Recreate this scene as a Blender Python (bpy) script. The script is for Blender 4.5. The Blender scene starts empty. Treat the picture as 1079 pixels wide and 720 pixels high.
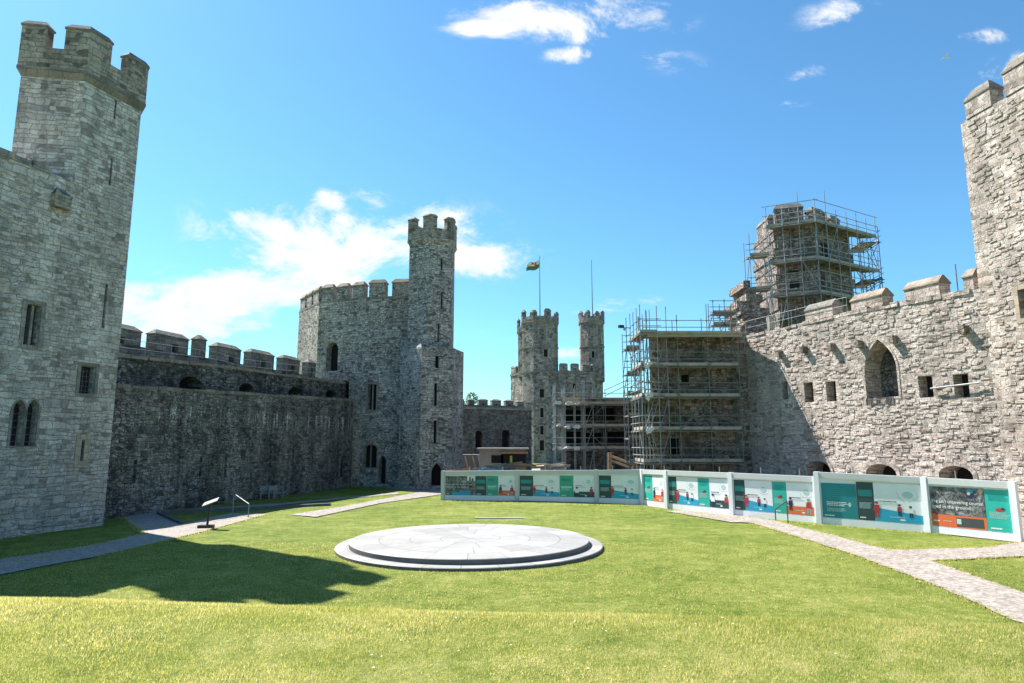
import bpy, bmesh, math, random
import numpy as np
from mathutils import Vector, Matrix
random.seed(7)
R = math.radians
S = bpy.context.scene
COL = S.collection

# ------------------------------------------------------------------ camera, sky, sun, exposure
F = 690.0; EYE = 4.4; PITCH = math.atan(106/690.0)
cp, sp = math.cos(PITCH), math.sin(PITCH)
cam = bpy.data.cameras.new('camera'); camo = bpy.data.objects.new('camera', cam); COL.objects.link(camo)
camo.location = (0, 0, EYE); camo.rotation_euler = (math.pi/2+PITCH, 0, 0)
cam.sensor_width = 36; cam.lens = F/1079*36; cam.clip_start = .1; cam.clip_end = 9000
S.camera = camo

SUN_AZ = (-.79, .61); SUN_EL = R(50)
_l = math.hypot(*SUN_AZ); SUN_AZ = (SUN_AZ[0]/_l, SUN_AZ[1]/_l)
sundir = Vector((SUN_AZ[0]*math.cos(SUN_EL), SUN_AZ[1]*math.cos(SUN_EL), math.sin(SUN_EL)))
sl = bpy.data.lights.new('sun', 'SUN'); sl.energy = 5.0; sl.angle = R(.5); sl.color = (1, .955, .88)
so = bpy.data.objects.new('sun', sl); COL.objects.link(so); so.location = (-60, 60, 80)
so.rotation_euler = sundir.to_track_quat('Z', 'Y').to_euler()

def slope(px, py):
    u = (px-539.5)/F; v = (360-py)/F
    dy = cp-v*sp; dz = sp+v*cp
    return u/dy, dz/dy

W = bpy.data.worlds.new('World'); S.world = W; W.use_nodes = True
nt = W.node_tree; N = nt.nodes; L = nt.links; N.clear()
def wn(t, **k):
    n = N.new(t)
    for a, b in k.items(): setattr(n, a, b)
    return n
def wmath(op, a, b=None, c=None, clamp=False):
    n = wn('ShaderNodeMath', operation=op, use_clamp=clamp)
    for i, x in enumerate((a, b, c)):
        if x is None: continue
        if isinstance(x, (int, float)): n.inputs[i].default_value = x
        else: L.new(x, n.inputs[i])
    return n.outputs[0]
sky = wn('ShaderNodeTexSky', sky_type='NISHITA'); sky.sun_disc = False
sky.sun_elevation = SUN_EL; sky.sun_rotation = math.atan2(SUN_AZ[0], SUN_AZ[1])
sky.air_density = 1.0; sky.dust_density = 0.3; sky.ozone_density = 3.0; sky.altitude = 10
bg = wn('ShaderNodeBackground'); bg.inputs[1].default_value = .128
out = wn('ShaderNodeOutputWorld')
tc = wn('ShaderNodeTexCoord'); sep = wn('ShaderNodeSeparateXYZ'); L.new(tc.outputs['Generated'], sep.inputs[0])
yy = wmath('MAXIMUM', sep.outputs[1], .05)
gu = wmath('DIVIDE', sep.outputs[0], yy); gw = wmath('DIVIDE', sep.outputs[2], yy)
comb = wn('ShaderNodeCombineXYZ'); L.new(gu, comb.inputs[0]); L.new(gw, comb.inputs[1])
def blob(px, py, rx, ry, amp=1.0, rot=0.0):
    u0, w0 = slope(px, py); rx *= 1.2/F; ry *= 1.25/F
    du = wmath('SUBTRACT', gu, u0); dw = wmath('SUBTRACT', gw, w0)
    c, s = math.cos(rot), math.sin(rot)
    a = wmath('ADD', wmath('MULTIPLY', du, c/rx), wmath('MULTIPLY', dw, s/rx))
    b = wmath('ADD', wmath('MULTIPLY', du, -s/ry), wmath('MULTIPLY', dw, c/ry))
    d = wmath('ADD', wmath('MULTIPLY', a, a), wmath('MULTIPLY', b, b))
    e = wmath('EXPONENT', wmath('MULTIPLY', d, -1.0))
    return wmath('MULTIPLY', e, amp)
blobs = [blob(225, 318, 135, 34, 1.0, .05), blob(330, 262, 95, 38, 1.05, -.25), blob(265, 238, 45, 16, .8, -.5),
         blob(400, 255, 95, 34, 1.1), blob(490, 272, 62, 18, .9), blob(345, 208, 26, 13, .8, -.5), blob(400, 218, 34, 13, .8, -.6),
         blob(190, 345, 95, 22, .8),
         blob(575, 22, 85, 19, .95, -.12), blob(520, 28, 42, 13, .8), blob(648, 16, 60, 22, 1.0), blob(600, 58, 22, 9, .8), blob(690, 62, 60, 16, .3, -.2),
         blob(880, 14, 42, 16, .44, .3), blob(850, 78, 30, 8, .36, .3), blob(1032, 38, 36, 8, .5), blob(1062, 70, 34, 11, .62, .3),
         blob(505, 350, 34, 7, .5), blob(640, 324, 42, 8, .6), blob(600, 372, 40, 6, .45), blob(835, 108, 18, 6, .45), blob(690, 320, 30, 8, .4)]
m = blobs[0]
for b_ in blobs[1:]: m = wmath('MAXIMUM', m, b_)
mp = wn('ShaderNodeMapping'); L.new(comb.outputs[0], mp.inputs[0]); mp.inputs['Scale'].default_value = (1, 1.7, 1); mp.inputs['Rotation'].default_value = (0, 0, .35)
n1 = wn('ShaderNodeTexNoise'); L.new(mp.outputs[0], n1.inputs[0]); n1.inputs['Scale'].default_value = 6.0; n1.inputs['Detail'].default_value = 11; n1.inputs['Roughness'].default_value = .68; n1.inputs['Distortion'].default_value = .35
n2 = wn('ShaderNodeTexNoise'); L.new(mp.outputs[0], n2.inputs[0]); n2.inputs['Scale'].default_value = 3.2; n2.inputs['Detail'].default_value = 4
cl = wmath('ADD', wmath('MULTIPLY', m, 1.25), wmath('MULTIPLY', wmath('SUBTRACT', n1.outputs[0], .5), 5.2))
cl = wmath('ADD', cl, wmath('MULTIPLY', wmath('SUBTRACT', n2.outputs[0], .5), 1.3))
mr = wn('ShaderNodeMapRange', interpolation_type='SMOOTHSTEP'); L.new(cl, mr.inputs[0])
mr.inputs[1].default_value = .3; mr.inputs[2].default_value = 1.3
mrm = wn('ShaderNodeMapRange', interpolation_type='SMOOTHSTEP'); L.new(m, mrm.inputs[0]); mrm.inputs[1].default_value = .06; mrm.inputs[2].default_value = .4
cov = wmath('MULTIPLY', wmath('MULTIPLY', mr.outputs[0], mrm.outputs[0]), wmath('GREATER_THAN', sep.outputs[1], .06))
# thickness shading: denser middles a little greyer
mr2 = wn('ShaderNodeMapRange'); L.new(n2.outputs[0], mr2.inputs[0]); mr2.inputs[1].default_value = .35; mr2.inputs[2].default_value = .7; mr2.inputs[3].default_value = 1; mr2.inputs[4].default_value = .8
cc = wn('ShaderNodeCombineColor'); 
for i, k in enumerate((3.9, 4.0, 4.1)): L.new(wmath('MULTIPLY', mr2.outputs[0], k), cc.inputs[i])
tint = wn('ShaderNodeMix', data_type='RGBA', blend_type='MULTIPLY'); tint.inputs[0].default_value = 1
L.new(sky.outputs[0], tint.inputs[6]); tint.inputs[7].default_value = (.40, .655, .72, 1)
mx = wn('ShaderNodeMix', data_type='RGBA'); L.new(cov, mx.inputs[0]); L.new(tint.outputs[2], mx.inputs[6]); L.new(cc.outputs[0], mx.inputs[7])
L.new(mx.outputs[2], bg.inputs[0]); L.new(bg.outputs[0], out.inputs[0])

S.view_settings.view_transform = 'Standard'; S.view_settings.look = 'None'
S.view_settings.exposure = 1.2; S.view_settings.gamma = 1; S.view_settings.use_curve_mapping = False

# ------------------------------------------------------------------ helpers
def G(px, py, z=0.0):
    a, b = slope(px, py); Y = (z-EYE)/b
    return (a*Y, Y, z)
def P(px, py, Y):
    a, b = slope(px, py); return (a*Y, Y, EYE+b*Y)
def ZY(py, Y, px=540): return EYE+slope(px, py)[1]*Y

ORG = {}
def tag(o, label=None, cat=None, group=None, kind=None):
    if label: o['label'] = label
    if cat: o['category'] = cat
    if group: o['group'] = group
    if kind: o['kind'] = kind
    return o
def empty(name, loc, label, cat, group=None):
    o = bpy.data.objects.new(name, None); COL.objects.link(o); o.location = loc; o.empty_display_size = .3
    ORG[o.name] = Vector(loc); return tag(o, label, cat, group)

class MB:
    def __init__(s): s.v = []; s.f = []; s.m = []
    def add(s, vs, fs, mi=0):
        b = len(s.v); s.v += [tuple(v) for v in vs]
        s.f += [tuple(i+b for i in f) for f in fs]; s.m += [mi]*len(fs)
    def quad(s, a, b, c, d, mi=0): s.add((a, b, c, d), ((0, 1, 2, 3),), mi)
    def poly(s, pts, mi=0): s.add(pts, (tuple(range(len(pts))),), mi)
    def box(s, c, sz, rz=0, mi=0):
        x, y, z = (q/2 for q in sz); co, si = math.cos(rz), math.sin(rz)
        vs = [(c[0]+X*co-Y*si, c[1]+X*si+Y*co, c[2]+Z) for X, Y, Z in
              ((-x,-y,-z),(x,-y,-z),(x,y,-z),(-x,y,-z),(-x,-y,z),(x,-y,z),(x,y,z),(-x,y,z))]
        s.add(vs, ((3,2,1,0),(4,5,6,7),(0,1,5,4),(1,2,6,5),(2,3,7,6),(3,0,4,7)), mi)
    def bar(s, a, b, w, h, mi=0, up=(0, 0, 1)):
        a = Vector(a); b = Vector(b); d = (b-a).normalized(); r = d.cross(Vector(up))
        if r.length < 1e-4: r = Vector((1, 0, 0))
        r.normalize(); u = r.cross(d); r *= w/2; u *= h/2
        vs = [a-r-u, a+r-u, a+r+u, a-r+u, b-r-u, b+r-u, b+r+u, b-r+u]
        s.add(vs, ((0,1,2,3),(7,6,5,4),(0,4,5,1),(1,5,6,2),(2,6,7,3),(3,7,4,0)), mi)
    def tube(s, a, b, r, n=6, mi=0, r2=None):
        a = Vector(a); b = Vector(b); d = (b-a).normalized()
        u = d.orthogonal().normalized(); w = d.cross(u); r2 = r if r2 is None else r2
        vs = [a+(u*math.cos(2*math.pi*i/n)+w*math.sin(2*math.pi*i/n))*r for i in range(n)]
        vs += [b+(u*math.cos(2*math.pi*i/n)+w*math.sin(2*math.pi*i/n))*r2 for i in range(n)]
        fs = [(i, (i+1) % n, n+(i+1) % n, n+i) for i in range(n)]+[tuple(range(n))[::-1], tuple(range(n, 2*n))]
        s.add(vs, fs, mi)
    def path(s, pts, r, n=8, mi=0):
        for i in range(len(pts)-1): s.tube(pts[i], pts[i+1], r, n, mi)
    def prism(s, poly, z0, z1, mi=0, poly2=None, cap0=False):
        p2 = poly2 or poly; n = len(poly)
        za = z0 if isinstance(z0, (list, tuple)) else [z0]*n
        vs = [(p[0], p[1], za[i]) for i, p in enumerate(poly)]+[(p[0], p[1], z1) for p in p2]
        s.add(vs, [(i, (i+1) % n, n+(i+1) % n, n+i) for i in range(n)]+[tuple(range(n, 2*n))]+([tuple(range(n))[::-1]] if cap0 else []), mi)
    def build(s, name, mats, parent=None, smooth=False, loc=None):
        me = bpy.data.meshes.new(name)
        if parent is not None: o0 = ORG[parent.name]
        elif loc is not None: o0 = Vector(loc)
        else:
            a = np.array(s.v); o0 = Vector(((a[:, 0].min()+a[:, 0].max())/2, (a[:, 1].min()+a[:, 1].max())/2, a[:, 2].min()))
        me.from_pydata([(v[0]-o0[0], v[1]-o0[1], v[2]-o0[2]) for v in s.v], [], s.f)
        if not isinstance(mats, (list, tuple)): mats = [mats]
        for m_ in mats: me.materials.append(m_)
        me.polygons.foreach_set('material_index', s.m)
        if smooth: me.polygons.foreach_set('use_smooth', [True]*len(s.f))
        me.update()
        uv = me.uv_layers.new(name='UVMap'); ud = []
        for p in me.polygons:
            n = p.normal; h = math.hypot(n.x, n.y)
            if h > .35:
                tx, ty = -n.y/h, n.x/h; k = 1/max(h, .5)
                for vi in p.vertices:
                    v = s.v[vi]; ud += [v[0]*tx+v[1]*ty, v[2]*k]
            else:
                for vi in p.vertices:
                    v = s.v[vi]; ud += [v[0], v[1]]
        uv.data.foreach_set('uv', ud)
        o = bpy.data.objects.new(name, me); COL.objects.link(o)
        if parent is not None: o.parent = parent; o.location = (0, 0, 0)
        else: o.location = o0
        ORG[o.name] = o0
        return o

# ------------------------------------------------------------------ materials
class NT:
    def __init__(s, name):
        s.mat = bpy.data.materials.new(name); s.mat.use_nodes = True; s.t = s.mat.node_tree
        s.b = s.t.nodes['Principled BSDF']
    def n(s, t, ins=None, **k):
        nd = s.t.nodes.new(t)
        for a, b in k.items(): setattr(nd, a, b)
        for a, b in (ins or {}).items(): s.set(nd.inputs[a], b)
        return nd
    def set(s, sock, v):
        if hasattr(v, 'is_linked') or hasattr(v, 'links'): s.t.links.new(v, sock)
        else: sock.default_value = v
    def m(s, op, a, b=None, c=None, clamp=False):
        nd = s.t.nodes.new('ShaderNodeMath'); nd.operation = op; nd.use_clamp = clamp
        for i, x in enumerate((a, b, c)):
            if x is not None: s.set(nd.inputs[i], x)
        return nd.outputs[0]
    def mix(s, f, a, b, mode='MIX'):
        nd = s.t.nodes.new('ShaderNodeMix'); nd.data_type = 'RGBA'; nd.blend_type = mode
        s.set(nd.inputs[0], f); s.set(nd.inputs[6], a); s.set(nd.inputs[7], b); return nd.outputs[2]
    def ramp(s, f, stops):
        nd = s.t.nodes.new('ShaderNodeValToRGB'); s.t.links.new(f, nd.inputs[0]); e = nd.color_ramp.elements
        while len(e) < len(stops): e.new(.5)
        for i, (p, c) in enumerate(stops): e[i].position = p; e[i].color = (*c, 1) if len(c) == 3 else c
        return nd.outputs[0]
    def noise(s, vec, sc, det=3, rough=.5, dist=0, dim='3D'):
        nd = s.n('ShaderNodeTexNoise', noise_dimensions=dim); s.t.links.new(vec, nd.inputs['Vector'])
        nd.inputs['Scale'].default_value = sc; nd.inputs['Detail'].default_value = det; nd.inputs['Roughness'].default_value = rough
        nd.inputs['Distortion'].default_value = dist; return nd.outputs[0]
    def rng(s, v, a, b, c=0., d=1., smooth=False):
        nd = s.n('ShaderNodeMapRange', interpolation_type='SMOOTHSTEP' if smooth else 'LINEAR'); s.t.links.new(v, nd.inputs[0])
        for i, x in enumerate((a, b, c, d)): nd.inputs[i+1].default_value = x
        return nd.outputs[0]

def plain(name, col, rough=.7, metal=0, var=.12, sc=3, bump=0, coord='Object'):
    t = NT(name); c = t.n('ShaderNodeTexCoord').outputs[coord]
    n_ = t.noise(c, sc, 5, .6)
    n3 = t.noise(c, sc*9, 3, .6)
    f = t.m('ADD', t.rng(n_, .3, .7, 1-var, 1+var), t.rng(n3, .3, .7, -var*.5, var*.5))
    cb = t.n('ShaderNodeCombineColor'); 
    for i in range(3): t.t.links.new(f, cb.inputs[i])
    t.set(t.b.inputs['Base Color'], t.mix(1., (*col, 1), cb.outputs[0], 'MULTIPLY'))
    t.b.inputs['Roughness'].default_value = rough; t.b.inputs['Metallic'].default_value = metal
    if bump:
        bn = t.n('ShaderNodeBump', {'Strength': .5, 'Distance': bump, 'Height': n3}); t.set(t.b.inputs['Normal'], bn.outputs[0])
    return t.mat

def stone(name, cols,  bw=.5, bh=.24, rubble=.35, mortar=(.17, .16, .145), bump=.05, stain=.35, fine=.25, moss=0., streak=None, seed=0., vscale=(2.6, 5.2), mort_amt=.75, lichen=0., green=0., gain=1.):
    """coursed stone blocks mixed with patches of random rubble, weathered"""
    t = NT(name); uv = t.n('ShaderNodeTexCoord').outputs['UV']; pos = t.n('ShaderNodeNewGeometry').outputs['Position']
    mp = t.n('ShaderNodeMapping', {'Vector': uv, 'Location': (seed*7.3, seed*3.1, 0)}).outputs[0]; cols = [(a*1.06*gain, b_*.985*gain, c__*.96*gain) for a, b_, c__ in cols]
    sx = t.n('ShaderNodeSeparateXYZ', {0: mp})
    w1 = t.n('ShaderNodeTexNoise', {'Vector': mp, 'Scale': .9, 'Detail': 2}).outputs['Color']
    w2 = t.n('ShaderNodeTexNoise', {'Vector': mp, 'Scale': 5.5, 'Detail': 2}).outputs['Color']
    a = t.n('ShaderNodeVectorMath', {0: w1, 1: (.5, .5, .5)}, operation='SUBTRACT').outputs[0]
    a = t.n('ShaderNodeVectorMath', {0: a, 1: (.9, .34, 0)}, operation='MULTIPLY').outputs[0]
    b = t.n('ShaderNodeVectorMath', {0: w2, 1: (.5, .5, .5)}, operation='SUBTRACT').outputs[0]
    b = t.n('ShaderNodeVectorMath', {0: b, 1: (.11, .085, 0)}, operation='MULTIPLY').outputs[0]
    # uneven course heights: a 1D wobble of v
    v1 = t.n('ShaderNodeCombineXYZ', {1: t.m('MULTIPLY', sx.outputs[1], 1.0)}).outputs[0]
    hv = t.m('MULTIPLY', t.m('SUBTRACT', t.noise(v1, 1.7, 2), .5), .55)
    c = t.n('ShaderNodeVectorMath', {0: mp, 1: a}, operation='ADD').outputs[0]
    c = t.n('ShaderNodeVectorMath', {0: c, 1: b}, operation='ADD').outputs[0]
    c = t.n('ShaderNodeVectorMath', {0: c, 1: t.n('ShaderNodeCombineXYZ', {1: hv}).outputs[0]}, operation='ADD').outputs[0]
    def brick(w, h, off, ms):
        nd = t.n('ShaderNodeTexBrick', {'Vector': c, 'Color1': (0, 0, 0, 1), 'Color2': (1, 1, 1, 1), 'Mortar': (.5, .5, .5, 1), 'Scale': 1., 'Mortar Size': ms, 'Mortar Smooth': .6, 'Brick Width': w, 'Row Height': h})
        nd.offset = off; nd.squash = .7; nd.squash_frequency = 3
        return nd.outputs['Color'], nd.outputs['Fac']
    c1, f1 = brick(bw, bh, .5, .016); c2, f2 = brick(bw*1.45, bh*1.4, .37, .018)
    sel = t.rng(t.noise(mp, .35, 2), .5, .52)
    bc = t.mix(sel, c1, c2); bf = t.m('ADD', t.m('MULTIPLY', f1, t.m('SUBTRACT', 1., sel)), t.m('MULTIPLY', f2, sel))
    # rubble
    vm = t.n('ShaderNodeVectorMath', {0: c, 1: (vscale[0], vscale[1], 1)}, operation='MULTIPLY').outputs[0]
    vo = t.n('ShaderNodeTexVoronoi', {'Vector': vm, 'Scale': 1., 'Randomness': .78}, voronoi_dimensions='2D')
    ve = t.n('ShaderNodeTexVoronoi', {'Vector': vm, 'Scale': 1., 'Randomness': .78}, voronoi_dimensions='2D', feature='DISTANCE_TO_EDGE')
    vf = t.rng(ve.outputs['Distance'], .02, .13, 1, 0, True)
    vc = t.n('ShaderNodeSeparateColor', {0: vo.outputs['Color']}).outputs[0]
    rs = t.rng(t.noise(mp, .42, 4), .5-(rubble-.5)*.5-.03, .5-(rubble-.5)*.5+.03) if 0 < rubble < 1 else float(rubble)
    rnd = t.m('ADD', t.m('MULTIPLY', t.n('ShaderNodeSeparateColor', {0: bc}).outputs[0], t.m('SUBTRACT', 1., rs)), t.m('MULTIPLY', vc, rs))
    mo = t.m('ADD', t.m('MULTIPLY', bf, t.m('SUBTRACT', 1., rs)), t.m('MULTIPLY', vf, rs))
    fn = t.noise(pos, 9, 6, .7); fn2 = t.noise(pos, 2.3, 4, .6)
    key = t.m('ADD', t.m('MULTIPLY', rnd, .75), t.m('MULTIPLY', t.m('SUBTRACT', fn2, .5), .7))
    k = len(cols); col = t.ramp(key, [(i/(k-1)*.8+.02, q) for i, q in enumerate(cols)])
    def mul(col, v):
        cb = t.n('ShaderNodeCombineColor', {0: v, 1: v, 2: v}); return t.mix(1., col, cb.outputs[0], 'MULTIPLY')
    col = mul(col, t.rng(fn, .25, .75, 1-fine, 1+fine))
    # broad weathering and vertical rain marks
    st = t.noise(t.n('ShaderNodeMapping', {'Vector': pos, 'Scale': (.55, .55, .16), 'Location': (seed, 2*seed, 0)}).outputs[0], 1., 5, .65)
    col = mul(col, t.rng(st, .3, .68, 1-stain, 1+stain*.45, True))
    sv = t.noise(t.n('ShaderNodeMapping', {'Vector': pos, 'Scale': (1.6, 1.6, .09)}).outputs[0], 1., 4, .6)
    col = mul(col, t.rng(sv, .52, .75, 1., 1-stain*.9, True))
    if lichen:
        lf = t.rng(t.noise(pos, 3.1, 6, .75), .66-lichen*.1, .78-lichen*.1, 0, .85, True)
        col = t.mix(lf, col, (.44, .44, .38, 1))
    if green:
        gf = t.rng(t.noise(pos, .55, 5, .7), .52, .72, 0, green, True); col = t.mix(gf, col, (.055, .075, .03, 1))
    if streak:
        z0, z1 = streak
        pz = t.n('ShaderNodeSeparateXYZ', {0: pos}).outputs[2]
        top = t.noise(t.n('ShaderNodeMapping', {'Vector': pos, 'Scale': (1.9, 1.9, .0)}).outputs[0], 1., 3)
        ln = t.noise(t.n('ShaderNodeMapping', {'Vector': pos, 'Scale': (3.6, 3.6, .22)}).outputs[0], 1., 3, .6)
        band = t.m('MULTIPLY', t.rng(pz, z0, z0+1.3, 0, 1, True), t.rng(pz, z1-.25, z1, 1, 0, True))
        zz = t.m('MULTIPLY', band, t.rng(top, .42, .55, 0, 1, True))
        br = t.rng(t.noise(pos, 7, 3), .35, .6, .25, 1)
        col = t.mix(t.m('MULTIPLY', t.m('MULTIPLY', zz, t.rng(ln, .5, .6, 0, 1, True)), br), col, (.8, .8, .76, 1))
    col = t.mix(t.m('MULTIPLY', mo, mort_amt), col, mul((*mortar, 1), t.rng(fn, .3, .7, .7, 1.25)))
    t.set(t.b.inputs['Base Color'], col); t.b.inputs['Roughness'].default_value = .92
    t.b.inputs['Specular IOR Level'].default_value = .2
    hgt = t.m('ADD', t.m('MULTIPLY', t.m('SUBTRACT', 1., mo), t.m('ADD', .65, t.m('MULTIPLY', rnd, .6))), t.m('MULTIPLY', fn, .55))
    hgt = t.m('ADD', hgt, t.m('MULTIPLY', fn2, .5))
    bn = t.n('ShaderNodeBump', {'Strength': 1., 'Distance': bump, 'Height': hgt}); t.set(t.b.inputs['Normal'], bn.outputs[0])
    return t.mat

M = {}
M['near'] = stone('grey_tan_ashlar', [(.2,.185,.165),(.33,.31,.285),(.42,.4,.37),(.49,.475,.445),(.38,.335,.28),(.56,.54,.51)], .42, .2, .1, stain=.3, seed=1, bump=.07, mortar=(.22,.205,.185), fine=.22, mort_amt=.55, vscale=(2.2, 5.), gain=1.32)
M['parap'] = stone('weathered_ashlar', [(.1,.095,.08),(.22,.2,.17),(.3,.28,.24),(.27,.23,.19),(.38,.35,.31)], .5, .24, .2, stain=.35, seed=3, lichen=.3, gain=1.2)
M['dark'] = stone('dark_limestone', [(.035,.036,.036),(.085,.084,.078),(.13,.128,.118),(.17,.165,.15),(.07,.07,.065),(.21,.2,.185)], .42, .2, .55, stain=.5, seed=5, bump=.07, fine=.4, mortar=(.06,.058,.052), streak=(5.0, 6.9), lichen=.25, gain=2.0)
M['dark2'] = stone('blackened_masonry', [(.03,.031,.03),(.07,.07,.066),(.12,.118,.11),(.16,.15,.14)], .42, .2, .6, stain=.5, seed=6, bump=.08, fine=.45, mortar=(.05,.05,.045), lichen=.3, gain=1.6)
M['parapet_grey'] = stone('grey_parapet_stone', [(.11,.112,.105),(.17,.17,.155),(.2,.2,.18),(.24,.235,.21)], .4, .2, .3, stain=.3, seed=7, bump=.04, mortar=(.12,.115,.1), lichen=.4, gain=1.25)
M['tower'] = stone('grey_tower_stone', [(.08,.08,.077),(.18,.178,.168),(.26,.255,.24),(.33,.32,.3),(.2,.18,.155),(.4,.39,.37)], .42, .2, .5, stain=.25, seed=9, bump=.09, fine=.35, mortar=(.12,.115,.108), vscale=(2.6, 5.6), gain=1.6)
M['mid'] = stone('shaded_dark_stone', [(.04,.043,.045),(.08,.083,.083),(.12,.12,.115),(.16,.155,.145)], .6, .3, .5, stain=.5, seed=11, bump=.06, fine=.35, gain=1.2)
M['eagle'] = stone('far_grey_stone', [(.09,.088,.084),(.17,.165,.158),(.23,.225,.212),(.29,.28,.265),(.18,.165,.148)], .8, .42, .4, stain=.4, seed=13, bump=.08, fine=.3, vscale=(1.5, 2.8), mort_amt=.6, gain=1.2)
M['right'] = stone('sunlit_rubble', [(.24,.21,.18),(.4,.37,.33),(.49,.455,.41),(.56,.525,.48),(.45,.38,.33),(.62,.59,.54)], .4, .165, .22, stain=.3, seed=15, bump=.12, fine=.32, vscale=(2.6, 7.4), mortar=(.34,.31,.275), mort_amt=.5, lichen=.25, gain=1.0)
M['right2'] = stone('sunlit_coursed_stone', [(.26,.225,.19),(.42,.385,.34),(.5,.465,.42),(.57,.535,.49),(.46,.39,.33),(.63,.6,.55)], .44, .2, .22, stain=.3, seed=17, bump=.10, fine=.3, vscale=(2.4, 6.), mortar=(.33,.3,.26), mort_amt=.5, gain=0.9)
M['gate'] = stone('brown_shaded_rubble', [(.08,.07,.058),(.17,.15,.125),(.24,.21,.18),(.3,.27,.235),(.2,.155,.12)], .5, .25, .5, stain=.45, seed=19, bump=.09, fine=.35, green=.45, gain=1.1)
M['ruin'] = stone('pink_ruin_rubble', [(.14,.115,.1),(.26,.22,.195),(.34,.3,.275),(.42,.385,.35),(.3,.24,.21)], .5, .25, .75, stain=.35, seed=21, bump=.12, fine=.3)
M['coping'] = stone('buff_coping', [(.2,.17,.135),(.26,.225,.178),(.32,.285,.235),(.235,.2,.16)], .6, .5, .0, stain=.2, seed=23, bump=.02, fine=.25, mortar=(.2,.17,.13))
M['coping_grey'] = stone('grey_coping', [(.16,.155,.14),(.22,.215,.19),(.28,.265,.23)], .7, .5, .0, stain=.25, seed=25, bump=.02, fine=.3, mortar=(.12,.11,.1), lichen=.4)
M['dress'] = stone('dressed_surround', [(.2,.185,.16),(.27,.25,.215),(.33,.3,.26)], .45, .35, .0, stain=.2, seed=27, bump=.015, fine=.2)
M['dress_warm'] = stone('warm_dressed_surround', [(.3,.26,.2),(.38,.33,.26),(.44,.38,.3)], .45, .35, .0, stain=.2, seed=29, bump=.015, fine=.2)
M['void'] = plain('dark_interior', (.012, .012, .013), .95)  # back panels of openings: unlit depth put into a near-black colour
M['glass'] = plain('dark_leaded_glass', (.02, .024, .03), .25)
M['lead'] = plain('window_lead', (.12, .12, .12), .6, .3)
M['steel'] = plain('galvanised_tube', (.3, .31, .31), .5, .65, .25, 1.2)
M['steel_dark'] = plain('weathered_tube', (.16, .18, .18), .55, .5, .3, 1.2)
M['steel_blue'] = plain('blue_tube', (.05, .11, .26), .5, .3, .2, 1.2)
M['steel_green'] = plain('green_weathered_tube', (.15, .19, .16), .6, .3, .25, 1.2)
M['board'] = plain('scaffold_board', (.22, .185, .14), .9, 0, .35, 1.4, .01)
M['board_pale'] = plain('pale_board', (.34, .31, .255), .9, 0, .25, 1.4, .01)
M['timber'] = plain('orange_timber', (.4, .25, .13), .8, 0, .2, 2)
M['rail'] = plain('grey_handrail', (.28, .29, .29), .6, .3, .1)
M['black'] = plain('black_metal', (.02, .02, .022), .5, .2)
M['wood_old'] = plain('weathered_bench_wood', (.3, .3, .27), .85, 0, .3, 4)

# ------------------------------------------------------------------ walls with openings
class Face:
    def __init__(s, A, B, inward=None):
        s.A = Vector((A[0], A[1])); s.B = Vector((B[0], B[1])); d = s.B-s.A; s.len = d.length; s.t = d/s.len
        n = Vector((-s.t.y, s.t.x))
        if inward is None:   # inward = away from the camera
            mid = (s.A+s.B)/2
            if n.dot(mid) < 0: n = -n
        else:
            if n.dot(Vector(inward)-s.A) < 0: n = -n
        s.n = n
    def pt(s, a, z, d=0.0):
        p = s.A+s.t*a+s.n*d; return (p.x, p.y, z)
    def hit(s, px, py, d=0.0):
        r, e = slope(px, py); ax, ay = s.A.x+s.n.x*d, s.A.y+s.n.y*d
        k = (r*ay-ax)/(s.t.x-r*s.t.y); return k, EYE+e*(ay+k*s.t.y)
    def op(s, x0, y0, x1, y1, arch=None, d=0.0, **k):
        ym, xm = (y0+y1)/2, (x0+x1)/2
        a = s.hit(x0, ym, d)[0]; b = s.hit(x1, ym, d)[0]; z1 = s.hit(xm, y0, d)[1]; z0 = s.hit(xm, y1, d)[1]
        o = dict(s0=min(a, b), s1=max(a, b), z0=z0, z1=z1, arch=arch); o.update(k); return o
def profile(o, grow=0.0):
    """outline of an opening in (s,z), counter clockwise from lower left"""
    s0, s1, z0, z1 = o['s0']-grow, o['s1']+grow, o['z0']-grow*(0 if o.get('door') else 1), o['z1']+grow
    ar = o.get('arch')
    if not ar: return [(s0, z0), (s1, z0), (s1, z1), (s0, z1)]
    w = s1-s0; mid = (s0+s1)/2; rise = {'pointed': min(.85*w, (z1-z0)*.6), 'round': w/2, 'seg': .28*w}[ar]
    zs = z1-rise; pts = [(s0, z0), (s1, z0)]; n = 6
    for i in range(n+1):
        q = i/n
        if ar == 'pointed': x = w/2*(1-q**2.1); z = zs+rise*q
        else: x = w/2*math.cos(q*math.pi/2); z = zs+rise*math.sin(q*math.pi/2)
        pts.append((mid+x, z))
    return pts+[(2*mid-x, z) for x, z in pts[-2:1:-1]]
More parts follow.
